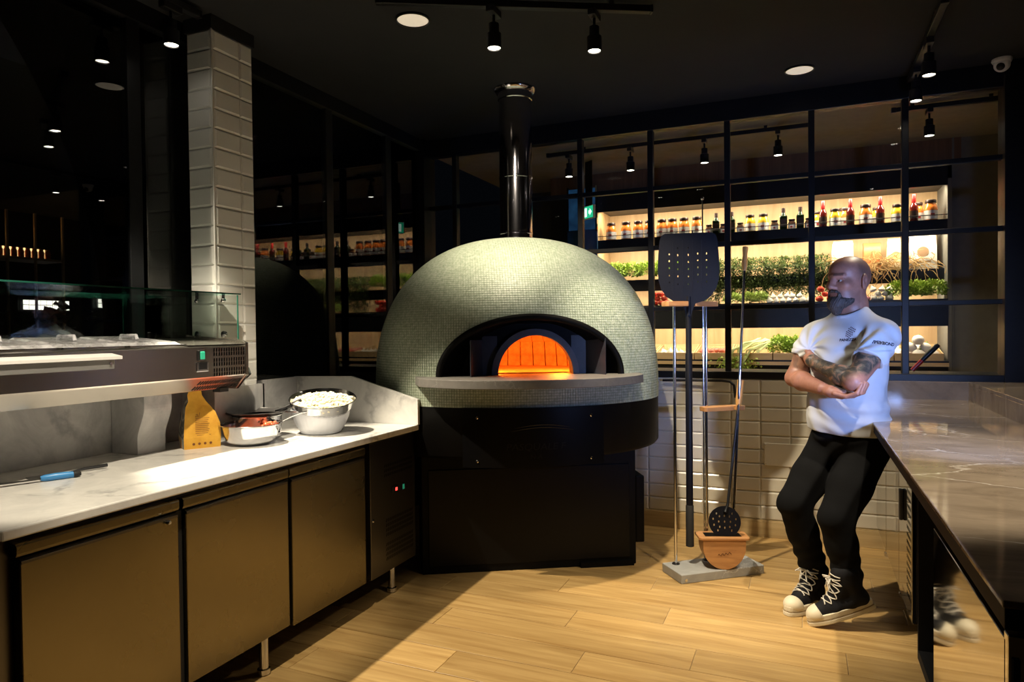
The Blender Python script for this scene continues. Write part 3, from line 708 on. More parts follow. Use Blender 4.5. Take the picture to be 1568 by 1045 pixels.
plain('oven_black', (0.0026, 0.0024, 0.0023), 0.55, var=0.2, spec=0.12)
plain('oven_panel', (0.0024, 0.0024, 0.003), 0.38, var=0.15, spec=0.16)
marble('shelf_stone', (0.17, 0.16, 0.145), (0.26, 0.25, 0.23), (0.11, 0.105, 0.10), 6, 0.5, 0.03, cloud=0.6)
plain('oven_engraving', (0.003, 0.003, 0.003), 0.6, var=0.1)
plain('vestibule_sheet', (0.04, 0.045, 0.06), 0.45, var=0.2, spec=0.4)
plain('arch_stone', (0.10, 0.112, 0.14), 0.6, var=0.15, scale=20, bmp=0.2)
m_, nt, b = new_mat('fire_brick'); setp(b, 0.9)
mp = coords(nt); n = noise(nt, mp, 18, 5); r_ = ramp(nt, [(0.3, (0.34,0.17,0.08)), (0.7, (0.62,0.36,0.18))]); nt.links.new(n.outputs['Fac'], r_.inputs[0]); nt.links.new(r_.outputs[0], b.inputs['Base Color']); bump(nt, b, n.outputs['Fac'], 0.5, 0.004)

# rows of the dome by arc length
def arc_rows(step):
    zs = [ZB]; out = []
    z = ZB; N_ = 4000
    samples = [ZB + (Z0-ZB)*i/50 for i in range(51)]
    for i in range(1, N_+1):
        th = math.pi/2*i/N_; samples.append(Z0 + (ZT-Z0)*(math.sin(th))**(2/PE))
    acc = 0; last = (OV_A, samples[0]); cuts = [samples[0]]
    for s in samples[1:]:
        p = (OV_A*prof_w(s), s); acc += math.hypot(p[0]-last[0], p[1]-last[1]); last = p
        if acc >= step: cuts.append(s); acc = 0
    return cuts
cuts = arc_rows(0.0148)
vs = []; fs = []
G = 0.0019; LIFT = 0.0018
for i in range(len(cuts)-1):
    za, zb = cuts[i], cuts[i+1]
    wa, wb_ = prof_w(za), prof_w(zb); wm = (wa+wb_)/2
    per = math.pi*(3*(OV_A+OV_B)-math.sqrt((3*OV_A+OV_B)*(OV_A+3*OV_B)))*wm
    n_ = max(8, int(per/0.0152)); gz = G/2/0.0148
    if wm < 0.125: continue
    # equal arc spacing round the ellipse
    T = np.linspace(0, 2*np.pi, 721); ex = OV_B*np.cos(T); ey = OV_A*np.sin(T)
    L = np.concatenate([[0], np.cumsum(np.hypot(np.diff(ex), np.diff(ey)))]); L /= L[-1]
    edges = np.interp((np.arange(n_+1)+0.5*(i % 1))/n_, L, T)
    for k in range(n_):
        t0, t1 = edges[k], edges[k+1]; gt = (t1-t0)*0.056
        tm = (t0+t1)/2; zm = (za+zb)/2
        xm, ym = OV_B*wm*math.cos(tm), OV_A*wm*math.sin(tm)
        if in_mouth(xm, ym, zm, -0.004): continue
        o = len(vs)
        zz = (za+(zb-za)*gz, zb-(zb-za)*gz)
        nx, ny = math.cos(tm)/OV_B, math.sin(tm)/OV_A; nz = 0 if zm <= Z0 else (max(0, ((zm-Z0)/(ZT-Z0)))**(PE-1))/(ZT-Z0)/max(wm, .05)**(PE-2)
        ll = math.sqrt(nx*nx+ny*ny+nz*nz); nx, ny, nz = nx/ll, ny/ll, nz/ll
        for lift, ins in ((-0.002, 0.0), (LIFT*0.7, 0.0), (LIFT, 0.08)):
            for (t, z) in ((t0+gt, zz[0]), (t1-gt, zz[0]), (t1-gt, zz[1]), (t0+gt, zz[1])):
                tt = t + (tm-t)*ins; z2 = z + (zm-z)*ins; w = prof_w(z2)
                vs.append((OV_B*w*math.cos(tt)+nx*lift, OV_A*w*math.sin(tt)+ny*lift, z2+nz*lift))
        for a in (0, 4):
            for j in range(4):
                q = (j+1) % 4; fs.append((o+a+j, o+a+q, o+a+4+q, o+a+4+j))
        fs.append((o+8, o+9, o+10, o+11))
mos = MB(); mos.v = vs; mos.f = fs
mo = mos.obj('mosaic_tiles', MAT['sage_mosaic'], ov); mo['kind'] = 'stuff'
# grout shell
sh = MB(); NS = 260; zr = cuts + [ZT-0.0005]
for z in zr:
    w = prof_w(z)
    for k in range(NS): a = 2*math.pi*k/NS; sh.v.append((OV_B*w*math.cos(a), OV_A*w*math.sin(a), z))
for i in range(len(zr)-1):
    for k in range(NS):
        q = (k+1) % NS; f = (i*NS+k, i*NS+q, (i+1)*NS+q, (i+1)*NS+k)
        c = [sum(sh.v[j][d] for j in f)/4 for d in range(3)]
        if not in_mouth(c[0], c[1], c[2], -0.002): sh.f.append(f)
sh.f.append(tuple(range((len(zr)-1)*NS, len(zr)*NS)))
sh.obj('dome_shell', MAT['mosaic_grout'], ov, smooth=True)
# mouth rim
rim = []
for i in range(49):
    th = math.pi*i/48; y = AW*math.cos(th); z = AZ + AH*math.sin(th); rim.append((surf_x(y, z, 0.006), y, z))
MB().tube(rim, 0.019, 10).obj('mouth_rim', MAT['oven_black'], ov, smooth=True)
# vestibule: hood tapering from the rim to the back plate
XB = 0.46; IW, IH, IY = 0.215, 0.222, 0.035
ve = MB(); n_ = 40
ring0 = []; ring1 = []
for i in range(n_+1):
    th = math.pi*i/n_
    y = AW*math.cos(th); z = AZ+AH*math.sin(th); ring0.append((surf_x(y, z, -0.002), y*0.99, z-0.002))
    ring1.append((XB, 0.40*math.cos(th)+IY*0.6, AZ+0.30*math.sin(th)))
ve.v = ring0+ring1
for i in range(n_): ve.f.append((i+1, i, n_+1+i, n_+2+i))
ve.obj('vestibule_hood', MAT['oven_black'], ov, smooth=True)
bp = MB(); ringi = [(XB, IY+IW*math.cos(math.pi*i/n_), AZ+IH*math.sin(math.pi*i/n_)) for i in range(n_+1)]
bp.v = ring1+ringi
for i in range(n_): bp.f.append((i+1, i, n_+1+i, n_+2+i))
bp.obj('vestibule_back', MAT['oven_black'], ov)
for s in (-1, 1):   # slanting side sheets
    MB().prism([(XB+.002, IY+s*0.30), (XB+.006, IY+s*0.30), (XB+0.165, IY+s*0.375), (XB+0.16, IY+s*0.379)], AZ, AZ+0.205 if s > 0 else AZ+0.20, 'z').obj('vestibule_cheek', MAT['vestibule_sheet'], ov)
    MB().prism([(XB+.002, IY+s*0.215), (XB+.003, IY+s*0.30), (XB+.006, IY+s*0.30), (XB+.006, IY+s*0.215)], AZ, AZ+0.22, 'z').obj('vestibule_sheet', MAT['vestibule_sheet'], ov)
arch = MB()
for i in range(n_+1):
    th = math.pi*i/n_; c, s = math.cos(th), math.sin(th)
    for rr, xx in ((1.0, XB+.055), (1.17, XB+.045), (1.17, XB), (1.0, XB-.03)):
        arch.v.append((xx, IY+IW*rr*c, AZ+IH*rr*s))
for i in range(n_):
    for j in range(4):
        q = (j+1) % 4; arch.f.append((i*4+j, i*4+q, i*4+4+q, i*4+4+j))
arch.obj('inner_arch', MAT['arch_stone'], ov, smooth=True)
# glowing baking chamber of upright fire bricks
CHX, CHR = -0.09, 0.50
nb_ = 34; brick_me = None
for k in range(nb_):
    a = 2*math.pi*(k+0.5)/nb_
    if abs(((a+math.pi) % (2*math.pi))-math.pi) < 0.50: continue
    w = 2*CHR*math.tan(math.pi/nb_)*0.955
    if brick_me is None:
        mbk = MB(); mbk.add([(0,-w/2,0),(0,w/2,0),(-.02,w/2*.98,.17),(-.02,-w/2*.98,.17),(-.13,-w/2*.72,.30),(-.13,w/2*.72,.30),(.05,-w/2,0),(.05,w/2,0),(.05,w/2,.30),(.05,-w/2,.30)],
                            [(1,0,3,2),(2,3,4,5),(0,6,9,3),(3,9,4,4) if False else (0,6,9,3),(1,2,8,7),(5,4,9,8)])
        brick_me = mbk.mesh('brick', MAT['fire_brick'])
    link('brick', brick_me, ov, (CHX+CHR*math.cos(a), CHR*math.sin(a), AZ-0.005), a, bevel=0.006, seg=1)
MB().lathe([(.60,.29),(.40,.30),(.2,.32),(.001,.33)], 28, Matrix.Translation((CHX,0,AZ)), cap0=False, cap1=False).obj('chamber_vault', MAT['fire_brick'], ov, smooth=True)
MB().lathe([(.56,-.02),(.56,.0)], 40, Matrix.Translation((CHX,0,AZ-.006))).box(CHX+.3, XB+.05, -.24+IY, .24+IY, AZ-.03, AZ-.006).obj('oven_floor', MAT['fire_brick'], ov)
cw = MB()
for k in range(40):
    a0 = 0.62+(2*math.pi-1.24)*k/40; a1 = 0.62+(2*math.pi-1.24)*(k+1)/40
    cw.add([(CHX+.60*math.cos(a0), .60*math.sin(a0), AZ-.05), (CHX+.60*math.cos(a1), .60*math.sin(a1), AZ-.05), (CHX+.60*math.cos(a1), .60*math.sin(a1), AZ+.40), (CHX+.60*math.cos(a0), .60*math.sin(a0), AZ+.40)], [(0,1,2,3)])
cw.obj('chamber_wall', MAT['oven_black'], ov)
fd = bpy.data.lights.new('fire', 'POINT'); fd.energy = 21; fd.color = (1.0, 0.22, 0.018); fd.shadow_soft_size = 0.07
fo = bpy.data.objects.new('fire_glow', fd); COL.objects.link(fo); fo.parent = ov; fo.location = (0.10, -0.22, AZ+0.16)
fd2 = fd.copy(); fd2.energy = 14; fo2 = bpy.data.objects.new('fire_glow', fd2); COL.objects.link(fo2); fo2.parent = ov; fo2.location = (0.10, 0.26, AZ+0.16)
# shelf in front of the mouth
def shelf_outline(off=0.0):
    P = []
    for i in range(41):
        u = -1+2*i/40; y = 0.655*u; P.append((0.56 + 0.375*(1-abs(u)**2.6)**0.75 + off, y*(1+off)))
    P[0] = (0.40, -0.655); P[-1] = (0.40, 0.655)
    return P
MB().prism([(x, y) for x, y in shelf_outline()], AZ-0.046, AZ, 'z').obj('mouth_shelf', MAT['shelf_stone'], ov, bevel=0.003)
# skirt drum
SK0, SK1 = 0.690, 0.978
sk = MB(); NS = 96
for z, w in ((SK0, 0.98), (SK0+.02, 1.0), (SK1, 1.0), (SK1+.006, 0.99)):
    for k in range(NS): a = 2*math.pi*k/NS; sk.v.append((OV_B*w*math.cos(a), OV_A*w*math.sin(a), z))
for i in range(3):
    for k in range(NS): q = (k+1) % NS; sk.f.append((i*NS+k, i*NS+q, (i+1)*NS+q, (i+1)*NS+k))
sk.f.append(tuple(range(NS))[::-1]); sk.f.append(tuple(range(3*NS, 4*NS)))
sk.obj('skirt', MAT['oven_black'], ov, smooth=True)
def on_panel(y, z, off):   # point on the curved front panel, y measured along the surface
    t = y/0.80
    return ((OV_B+off+.012)*math.cos(t), (OV_A+off)*math.sin(t), z)
pn = MB(); ny = 40
for z in (0.655, 0.975):
    for off in (0.0, 0.006):
        for k in range(ny+1): pn.v.append(on_panel(-0.36+0.72*k/ny, z, off))
W = ny+1
for k in range(ny):
    pn.f += [(W+k, W+k+1, 3*W+k+1, 3*W+k), (k+1, k, 2*W+k, 2*W+k+1), (k, k+1, W+k+1, W+k), (2*W+k+1, 2*W+k, 3*W+k, 3*W+k+1)]
pn.f += [(0, W, 3*W, 2*W), (W-1, 3*W-1, 4*W-1, 2*W-1)]
panel = pn.obj('front_panel', MAT['oven_panel'], ov, smooth=True)
for y, z in ((-.285, .925), (.285, .925), (-.285, .690), (.285, .690)):
    p = on_panel(y, z, .006); M = Matrix.Translation(p) @ Matrix.Rotation(y/0.8, 4, 'Z') @ Matrix.Rotation(R(90), 4, 'Y')
    MB().lathe([(.008,-.001),(.008,.003),(.005,.006)], 12, M).obj('bolt', MAT['polished_steel'], ov, smooth=True)
eng = MB()
for s, size, zc, off in (('PASQUALE F', 0.052, 0.765, -0.0), ('N A', 0.034, 0.712, 0.0)):
    tv, tfc = text_geo(s, size, 0.0006, 0.12)
    eng.add([on_panel(x+off, zc+y, .0068) for x, y, z in tv], tfc)
for zc, h, x0, x1 in ((.868, .018, -.10, .17), (.850, .022, -.12, .19)):
    eng.tube([on_panel(x0+(x1-x0)*i/16, zc+h*math.sin(math.pi*i/16), .0065) for i in range(17)], [0.0008+0.0028*math.sin(math.pi*i/16) for i in range(17)], 6)
eng.obj('panel_lettering', MAT['oven_engraving'], panel)
# base cabinet
bs = MB(); bs.prism([(.42, -.62), (.42, .64), (.05, .655), (-.35, .50), (-.55, .30), (-.55, -.30), (-.35, -.55), (.05, -.64)], 0.0, SK0, 'z')
bs.obj('base', MAT['oven_black'], ov, bevel=0.006)
MB().box(.415, .426, -.58, .60, 0.045, 0.60).obj('base_panel', MAT['oven_panel'], ov, bevel=0.003)
MB().box(.15, .40, .645, .70, 0.12, 0.52).obj('side_box', MAT['oven_black'], ov, bevel=0.008)
MB().prism([(.40, .30), (.445, .30), (.445, .62), (.40, .62)], 0.0, 0.03, 'z').obj('foot', MAT['oven_black'], ov)
# flue
fl = thing('flue_pipe', 'polished steel flue pipe rising from the oven dome to the ceiling', 'flue pipe', (-1.687, 4.045, ZT-0.018))
FR = 0.104
MB().lathe([(FR+.016, 0), (FR+.016, .012), (FR+.004, .022)], 32).obj('base_collar', MAT['flue_steel'], fl, smooth=True)
MB().lathe([(FR, .01), (FR, .94)], 40).obj('pipe', MAT['flue_steel'], fl, smooth=True)
for zz in (.045, .40):
    MB().lathe([(FR, zz), (FR+.003, zz+.003), (FR+.003, zz+.011), (FR, zz+.014)], 40, cap0=False, cap1=False).obj('joint_band', MAT['flue_steel'], fl, smooth=True)
top = CEIL-(ZT-0.018)
MB().lathe([(FR, top-.075), (FR+.006, top-.070), (FR+.006, top-.030), (FR+.016, top-.028), (FR+.034, top-.006), (FR+.034, top)], 40, cap0=False).obj('ceiling_collar', MAT['flue_steel'], fl, smooth=True)
# ------------------------------------------------------------------ brown marble bar on the right
BZ = 0.95; BX0 = 0.297; BY0 = 1.327; BY1 = 4.768
bar = thing('marble_bar', 'glossy brown veined marble bar top with raised ledges on the right', 'bar counter')
MB().box(BX0, 0.902, BY0, BY1+.002, BZ-0.013, BZ).obj('bar_slab', MAT['brown_marble'], bar, bevel=0.003)
MB().box(BX0+.004, 0.90, BY0+.004, BY1, BZ-0.050, BZ-0.013).obj('bar_edge_band', MAT['black_paint'], bar, bevel=0.002)
MB().box(BX0+.005, 0.902, BY1, 4.806, BZ-0.05, 1.058).obj('rear_upstand', MAT['brown_marble'], bar, bevel=0.002)
MB().box(0.900, 0.922, 0.6, 4.806, BZ-0.05, 1.040).obj('side_upstand', MAT['brown_marble'], bar, bevel=0.002)
MB().box(0.900, 1.62, 0.6, 4.788, 1.040, 1.060).obj('ledge_slab', MAT['brown_marble'], bar, bevel=0.002)
MB().box(0.93, 1.58, 0.62, 4.77, 0.0, 1.040).obj('ledge_wall', MAT['dark_wall_paint'], bar)

CXF = 0.412
c1 = thing('bar_fridge', 'mirror-finish stainless fridge under the far end of the marble bar', 'fridge')
MB().box(CXF+.03, .89, 3.245, 4.74, 0.15, BZ-.062).obj('body', MAT['stainless_dark'], c1)
for y0, y1 in ((4.20, 4.72), (3.66, 4.19)):
    d = MB().box(CXF, CXF+.03, y0, y1, 0.165, 0.80).obj('door', MAT['stainless_mirror'], c1, bevel=0.004)
    MB().box(CXF-.006, CXF+.01, y0+.01, y1-.01, 0.805, 0.830).obj('handle_lip', MAT['stainless_mirror'], d, bevel=0.003)
MB().box(CXF, CXF+.03, 3.66, 4.72, 0.838, BZ-.062).obj('top_rail', MAT['stainless_mirror'], c1, bevel=0.002)
pnl = MB().box(CXF, CXF+.03, 3.245, 3.65, 0.155, BZ-.062).obj('side_panel', MAT['stainless_mirror'], c1, bevel=0.003)
hd = MB().box(CXF-.016, CXF, 3.50, 3.535, 0.52, 0.66).obj('latch_handle', MAT['black_plastic'], pnl, bevel=0.005)
sp = [(3.27, 3.38, 0.24+0.032*k, 0.241+0.032*k, 6, 2, .008, .016, .0) for k in range(19)]
mb = MB()
for s in sp: slots(mb, CXF-.0008, *s)
mb.obj('vent_slots', MAT['black_paint'], pnl)['kind'] = 'stuff'
for yy in (3.30, 4.00, 4.68):
    MB().lathe([(.024,0),(.024,.02),(.018,.025),(.018,.152)], 14).obj('leg', MAT['polished_steel'], c1, (CXF+.06, yy, 0), smooth=True)
c2 = thing('bar_niche', 'dark open niche under the middle of the marble bar', 'cabinet')
MB().box(.86, .885, 2.07, 3.235, 0.02, BZ-.062).obj('back_board', MAT['black_paint'], c2)
MB().box(CXF+.02, .86, 2.07, 3.235, 0.02, 0.06).obj('floor_board', MAT['black_paint'], c2)
MB().box(CXF+.02, .86, 3.215, 3.235, 0.06, BZ-.062).obj('side_board', MAT['black_paint'], c2)
c3 = thing('bar_cabinet', 'mirror-finish stainless cabinet under the near corner of the marble bar', 'cabinet')
MB().box(BX0+.035, .885, 1.375, 2.05, 0.02, BZ-.062).obj('body', MAT['stainless_dark'], c3)
MB().box(BX0+.012, BX0+.034, 1.36, 2.046, 0.03, BZ-.075).obj('door', MAT['stainless_mirror'], c3, bevel=0.003)
MB().box(BX0+.012, .885, 1.345, 1.372, 0.03, BZ-.062).obj('end_panel', MAT['stainless_mirror'], c3, bevel=0.003)
for x0 in (BX0+.018, BX0+.055): MB().box(x0, x0+.010+.02*(x0 > BX0+.03), 1.340, 1.346, 0.10, BZ-.10).obj('end_slot', MAT['black_paint'], c3)
ld = thing('added_led_lamp', 'small cool-white LED panel lamp added on the bar top outside the view for bluish side light', 'lamp', (0.78, 2.30, 0.9505), 0)  # lamp added out of view to give the bluish side light
MB().lathe([(.06,0),(.06,.008),(.010,.014),(.010,.21)], 20).obj('foot', MAT['black_plastic'], ld, smooth=True)
lang = math.atan2(4.0-2.30, -0.02-0.78)-R(90)
pb = MB().box(-.07, .07, -.03, 0, .20, .33).obj('panel_housing', MAT['black_plastic'], ld, rotz=lang, bevel=.004)
emit('led_panel_face', (0.40, 0.58, 1.0), 5.0)
MB().box(-.06, .06, 0, .002, .21, .32).obj('panel_face', MAT['led_panel_face'], pb)
pd = bpy.data.lights.new('led_panel', 'AREA'); pd.spread = R(84); pd.shape = 'RECTANGLE'; pd.size = .12; pd.size_y = .11; pd.energy = 11; pd.color = (.28,.44,1)
po = bpy.data.objects.new('led_panel_light', pd); COL.objects.link(po); po.parent = ld; po.location = (-math.sin(lang)*.004, math.cos(lang)*.004, .265)
po.rotation_euler = Vector((-math.sin(lang), math.cos(lang), 0.10)).to_track_quat('-Z', 'Y').to_euler()

# ------------------------------------------------------------------ oven tool stand
SA = R(39.5)
st = thing('tool_stand', 'oven tool stand on a grey stone plate in front of the tiles', 'tool stand', (-0.478, 4.005, 0), SA)
MB().box(-.2635, .2635, -.1065, .1065, 0.0, 0.05).obj('stone_plate', MAT['grey_stone'], st, bevel=0.004)
MB().lathe([(.008,0),(.008,.003)], 10, Matrix.Translation((-.235,-.107,.020)) @ Matrix.Rotation(R(90),4,'X')).obj('plate_screw', MAT['polished_steel'], st)
for u, v, top in ((-.199, .065, 1.53), (.006, .067, 1.53)):
    MB().lathe([(.0085,.05),(.0085,top)], 14).obj('pole', MAT['polished_steel'], st, (u, v, 0), smooth=True)
    MB().lathe([(.022,.05),(.022,.054),(.010,.060)], 16).obj('pole_flange', MAT['black_metal'], st, (u, v, 0), smooth=True)
def bar_poly(u0, u1, v0, v1, notch_u, nw=.022):
    pts = [(u0+.012, v0), (notch_u-nw, v0), (notch_u-nw*.8, v0+.035), (notch_u+nw*.8, v0+.035), (notch_u+nw, v0), (u1-.012, v0), (u1, v0+.012), (u1, v1-.012), (u1-.012, v1), (u0+.012, v1), (u0, v1-.012), (u0, v0+.012)]
    return pts
MB().prism(bar_poly(-.275, .06, .012, .085, -.115), 1.520, 1.548, 'z').obj('upper_rack', MAT['tool_wood'], st, bevel=0.003)
MB().prism(bar_poly(-.035, .235, .010, .085, .165, .014), 0.918, 0.944, 'z').obj('lower_rack', MAT['tool_wood'], st, bevel=0.003)

# big perforated peel: head plate with holes and ribs, long round handle
pe = thing('pizza_peel', 'large black perforated pizza peel hanging head-up in the stand', 'pizza peel', (-0.596, 3.950, 0.150), R(14))
hw = .170
outl = [(-.155, .405), (-.165, .39)] + [(-.165-.012*math.sin(math.pi*i/10*.9), .39-.022*i) for i in range(1, 9)]
outl = []
for (x, z) in ((-.128,.418), (-.150,.405), (-.158,.38), (-.166,.30), (-.170,.22), (-.166,.155), (-.150,.10), (-.122,.06), (-.080,.032), (-.038,.020), (-.020,-.02), (-.016,-.055)): outl.append((x, z))
full = outl + [(-x, z) for x, z in outl[::-1]]
HZ = 1.386
def head_with_holes(full, holes, hr, y0, y1):
    bm = bmesh.new()
    es = []
    def loop(pts):
        vs = [bm.verts.new((x, y0, z)) for x, z in pts]
        for i in range(len(vs)): es.append(bm.edges.new((vs[i], vs[(i+1) % len(vs)])))
    loop(full)
    for hx, hz in holes: loop([(hx+hr*.8*math.cos(2*math.pi*k/8), hz+hr*1.25*math.sin(2*math.pi*k/8)) for k in range(8)])
    bmesh.ops.triangle_fill(bm, use_beauty=True, use_dissolve=False, edges=es)
    # drop faces that fill the holes
    bad = [f for f in bm.faces if any((f.calc_center_median().x-hx)**2+((f.calc_center_median().z-hz)/1.2)**2 < (hr*.72)**2 for hx, hz in holes)]
    if bad: bmesh.ops.delete(bm, geom=bad, context='FACES_ONLY')
    r = bmesh.ops.extrude_face_region(bm, geom=bm.faces[:])
    for v in r['geom']:
        if isinstance(v, bmesh.types.BMVert): v.co.y = y1
    bmesh.ops.recalc_face_normals(bm, faces=bm.faces[:])
    me = bpy.data.meshes.new('head'); bm.to_mesh(me); bm.free(); return me
holes = [(hx, hz) for ci, hx in enumerate((-.105, -.058, .000, .052, .100)) for hz in ((.335,.295,.255,.215,.175,.130) if ci in (1, 2) else (.300,.262,.222,.182,.142))]
plain('anodised_black', (0.0028, 0.0032, 0.007), 0.48, var=0.2, spec=0.28)
hm = head_with_holes(full, holes, .0048, -.004, .0)
hm.materials.append(MAT['anodised_black'])
hd = link('head', hm, pe, (0, 0, HZ-.02))
rib = MB()
for x in (-.082, -.028, .026, .076): rib.box(x-.0035, x+.0035, -.0062, -.004, HZ+.06, HZ+.36)
rib.obj('head_ribs', MAT['anodised_black'], pe)
MB().lathe([(.016,.12),(.0195,.122),(.0195,1.10),(.0165,1.105),(.0165,HZ+.04)], 16).obj('handle', MAT['anodised_black'], pe, (0, .006, 0), smooth=True)
MB().lathe([(.014,0),(.0225,.004),(.0225,.235),(.019,.24)], 16).obj('grip', MAT['black_rubber'], pe, (0, .006, 0), smooth=True)
MB().lathe([(.006,0),(.006,.006)], 8, Matrix.Translation((0,-.010,HZ-.07)) @ Matrix.Rotation(R(90),4,'X')).obj('rivet', MAT['polished_steel'], pe)

def leaning_rod(mb, a, b, r, n=10): return mb.tube([a, b], r, n)
# ash box
bx = thing('tool_box', 'half-round wooden box with a rim standing on the stone plate', 'wooden box', (-0.425, 3.985, 0.0505), R(20))
half = [(.118*math.cos(math.pi+math.pi*i/24), .128+.128*math.sin(math.pi+math.pi*i/24)) for i in range(25)]
half = [(-.118, .165)] + half + [(.118, .165)]
for y0, y1 in ((-.058, -.046), (.046, .058)): MB().prism(half, y0, y1, 'y').obj('end_board', MAT['tool_wood'], bx, bevel=0.002)
inner = [(x*.97, z*.985+.002) for x, z in half]
mb = MB(); n_ = len(half)
for i in range(n_-1):
    a, b2 = half[i], half[i+1]; c, d2 = inner[i], inner[i+1]
    mb.add([(a[0]*.985,-.046,a[1]),(b2[0]*.985,-.046,b2[1]),(b2[0]*.985,.046,b2[1]),(a[0]*.985,.046,a[1])], [(0,1,2,3)])
mb.obj('curved_side', MAT['tool_wood'], bx, smooth=True)
ro = [(-.140,-.055), (-.128,-.068), (.128,-.068), (.140,-.055), (.140,.055), (.128,.068), (-.128,.068), (-.140,.055)]
MB().prism(ro, .165, .179, 'z').obj('rim', MAT['tool_wood'], bx, bevel=0.003)
MB().prism([(-.10,-.036), (.10,-.036), (.10,.036), (-.10,.036)], .1785, .1797, 'z').obj('slot_opening', MAT['oven_black'], bx)
plain('burnt_brand', (0.10, 0.035, 0.01), 0.7, var=0.1)
sq = [(-.036+.0052*i, -.0588, .080+.007*math.sin(i*1.7)+.0010*i) for i in range(15)]
MB().tube(sq, [.0016]*15, 5).obj('burnt_signature', MAT['burnt_brand'], bx)

# small turning peel
tp = thing('turning_peel', 'small round perforated turning peel with a wooden grip', 'pizza peel', (-0.405, 3.955, 0.232))
top_ = Vector((.062, .150, .72)); dirv = top_.normalized()
disc = []
for i in range(40):
    th = -math.pi/2 + 2*math.pi*i/40; x = .088*math.cos(th); z = .078+.086*math.sin(th)
    disc.append((x, max(z, .004)))
hol = [(0, .078), (.032, .078), (-.032, .078), (.058, .06), (-.058, .06), (.062, .093), (-.062, .093), (0, .045), (0, .11), (.027, .05), (-.027, .05), (.027, .107), (-.027, .107), (.043, .122), (-.043, .122), (.038, .03), (-.038, .03)]
dm = head_with_holes(disc, hol, .0052, -.003, 0); dm.materials.append(MAT['anodised_black'])
do = link('disc', dm, tp, (0,0,0), R(20))
do.rotation_euler = (R(-10), 0, R(16))
MB().tube([(0,.012,.13), (.012,.035,.17), tuple(top_*1.0)], [.010,.0075,.0075], 10).obj('rod', MAT['black_metal'], tp, smooth=True)
MB().tube([tuple(top_ - dirv*.005), tuple(top_+dirv*.02), tuple(top_+dirv*.10), tuple(top_+dirv*.145)], [.013,.019,.018,.020], 12).obj('grip', MAT['handle_wood'], tp, smooth=True)
# long brush or hook rod
lp = thing('oven_brush', 'long steel oven rod with a turned wooden handle at the top', 'oven tool', (-0.372, 4.045, 0.235))
a = Vector((0, 0, -.02)); b2 = Vector((.062, .110, 1.50)); dv = (b2-a).normalized()
MB().tube([tuple(a), tuple(b2)], .0078, 10).obj('rod', MAT['polished_steel'], lp, smooth=True)
MB().tube([tuple(b2-dv*.01), tuple(b2+dv*.015), tuple(b2+dv*.045), tuple(b2+dv*.08), tuple(b2+dv*.12), tuple(b2+dv*.128)], [.011,.015,.016,.012,.0165,.014], 12).obj('handle', MAT['handle_wood'], lp, smooth=True)
th_ = thing('thin_rod', 'thin steel rod with a ball tip standing behind the big peel', 'oven tool', (-0.530, 4.052, 0.052))
MB().tube([(0,0,0), (.0,.0,2.08)], .0042, 8).obj('rod', MAT['polished_steel'], th_, smooth=True)
MB().sphere((0,0,2.088), .011, 12, 8).obj('tip', MAT['polished_steel'], th_, smooth=True)
bent = thing('bent_rail', 'bent steel rail loop behind the tool stand below the window', 'rail', (-0.60, WY-0.06, 0))
MB().tube([(-.30,.02,1.035), (-.1,0,1.04), (.10,0,1.04), (.15,0,1.035), (.175,0,1.012), (.18,0,.97), (.18,.04,.93)], .009, 10).obj('tube', MAT['black_metal'], bent, smooth=True)
# ------------------------------------------------------------------ lit food display behind the window
DX0, DX1, DYF, DYB = -1.86, 1.09, 6.56, 7.02
dis = thing('food_display', 'tall wooden food display with lit shelves behind the window', 'display shelf', (0, 0, 0))
MB().box(DX0, DX1, DYB, DYB+.03, 0.9, 2.60).obj('back_panel', MAT['display_wood'], dis)
MB().box(DX0, DX1, DYF-.02, DYF+.01, 2.543, 2.735).obj('canopy_front', MAT['black_metal'], dis)
MB().box(DX0-.5, DX1+.1, DYF+.02, DYF+.05, 2.735, CEIL).obj('upper_fascia', MAT['dark_walnut'], dis)
MB().box(DX0, DX1, DYF, DYB, 2.575, 2.60).obj('canopy_board', MAT['grey_wall_paint'], dis)
for x in (DX0-.03, DX1): MB().box(x, x+.03, DYF-.01, DYB+.03, 0.0, 2.60).obj('end_panel', MAT['display_wood'] if x < 0 else MAT['grey_wall_paint'], dis)
S1, S2, S3, S4 = 2.262, 1.875, 1.615, 1.118
MB().box(DX0, DX1, DYF, DYB, S1-.025, S1).obj('shelf_board', MAT['black_metal'], dis)
MB().box(DX0, DX1, DYF-.008, DYF+.012, S1-.088, S1+.006).obj('shelf_lip', MAT['black_metal'], dis)
MB().box(DX0, DX1, DYF+.13, DYB, S2-.095, S2).box(DX0, DX1, DYF+.128, DYF+.14, S2-.112, S2-.094).obj('shelf_tray', MAT['black_metal'], dis)
MB().box(DX0, DX1, DYF-.03, DYB, S3-.03, S3).obj('shelf_board', MAT['black_metal'], dis)
MB().box(DX0, DX1, DYF-.045, DYF-.02, S3-.055, S3-.02).obj('shelf_edge', MAT['crate_wood'], dis)
MB().box(DX0, DX1, DYF-.04, DYF-.01, S3-.225, S3-.055).obj('shelf_lip', MAT['black_metal'], dis)
MB().box(DX0, DX1, DYF-.06, DYB, S4-.05, S4-.015).obj('shelf_board', MAT['black_metal'], dis)
MB().box(DX0, DX1, DYF-.075, DYF-.05, S4-.06, S4-.03).obj('shelf_edge', MAT['crate_wood'], dis)
MB().box(DX0, DX1, DYF-.03, DYB, 0.0, S4-.06).obj('plinth', MAT['black_metal'], dis)
MB().tube([(DX0, DYF+.004, S1+.045), (DX1, DYF+.004, S1+.045)], .004, 6).obj('guard_wire', MAT['black_metal'], dis)
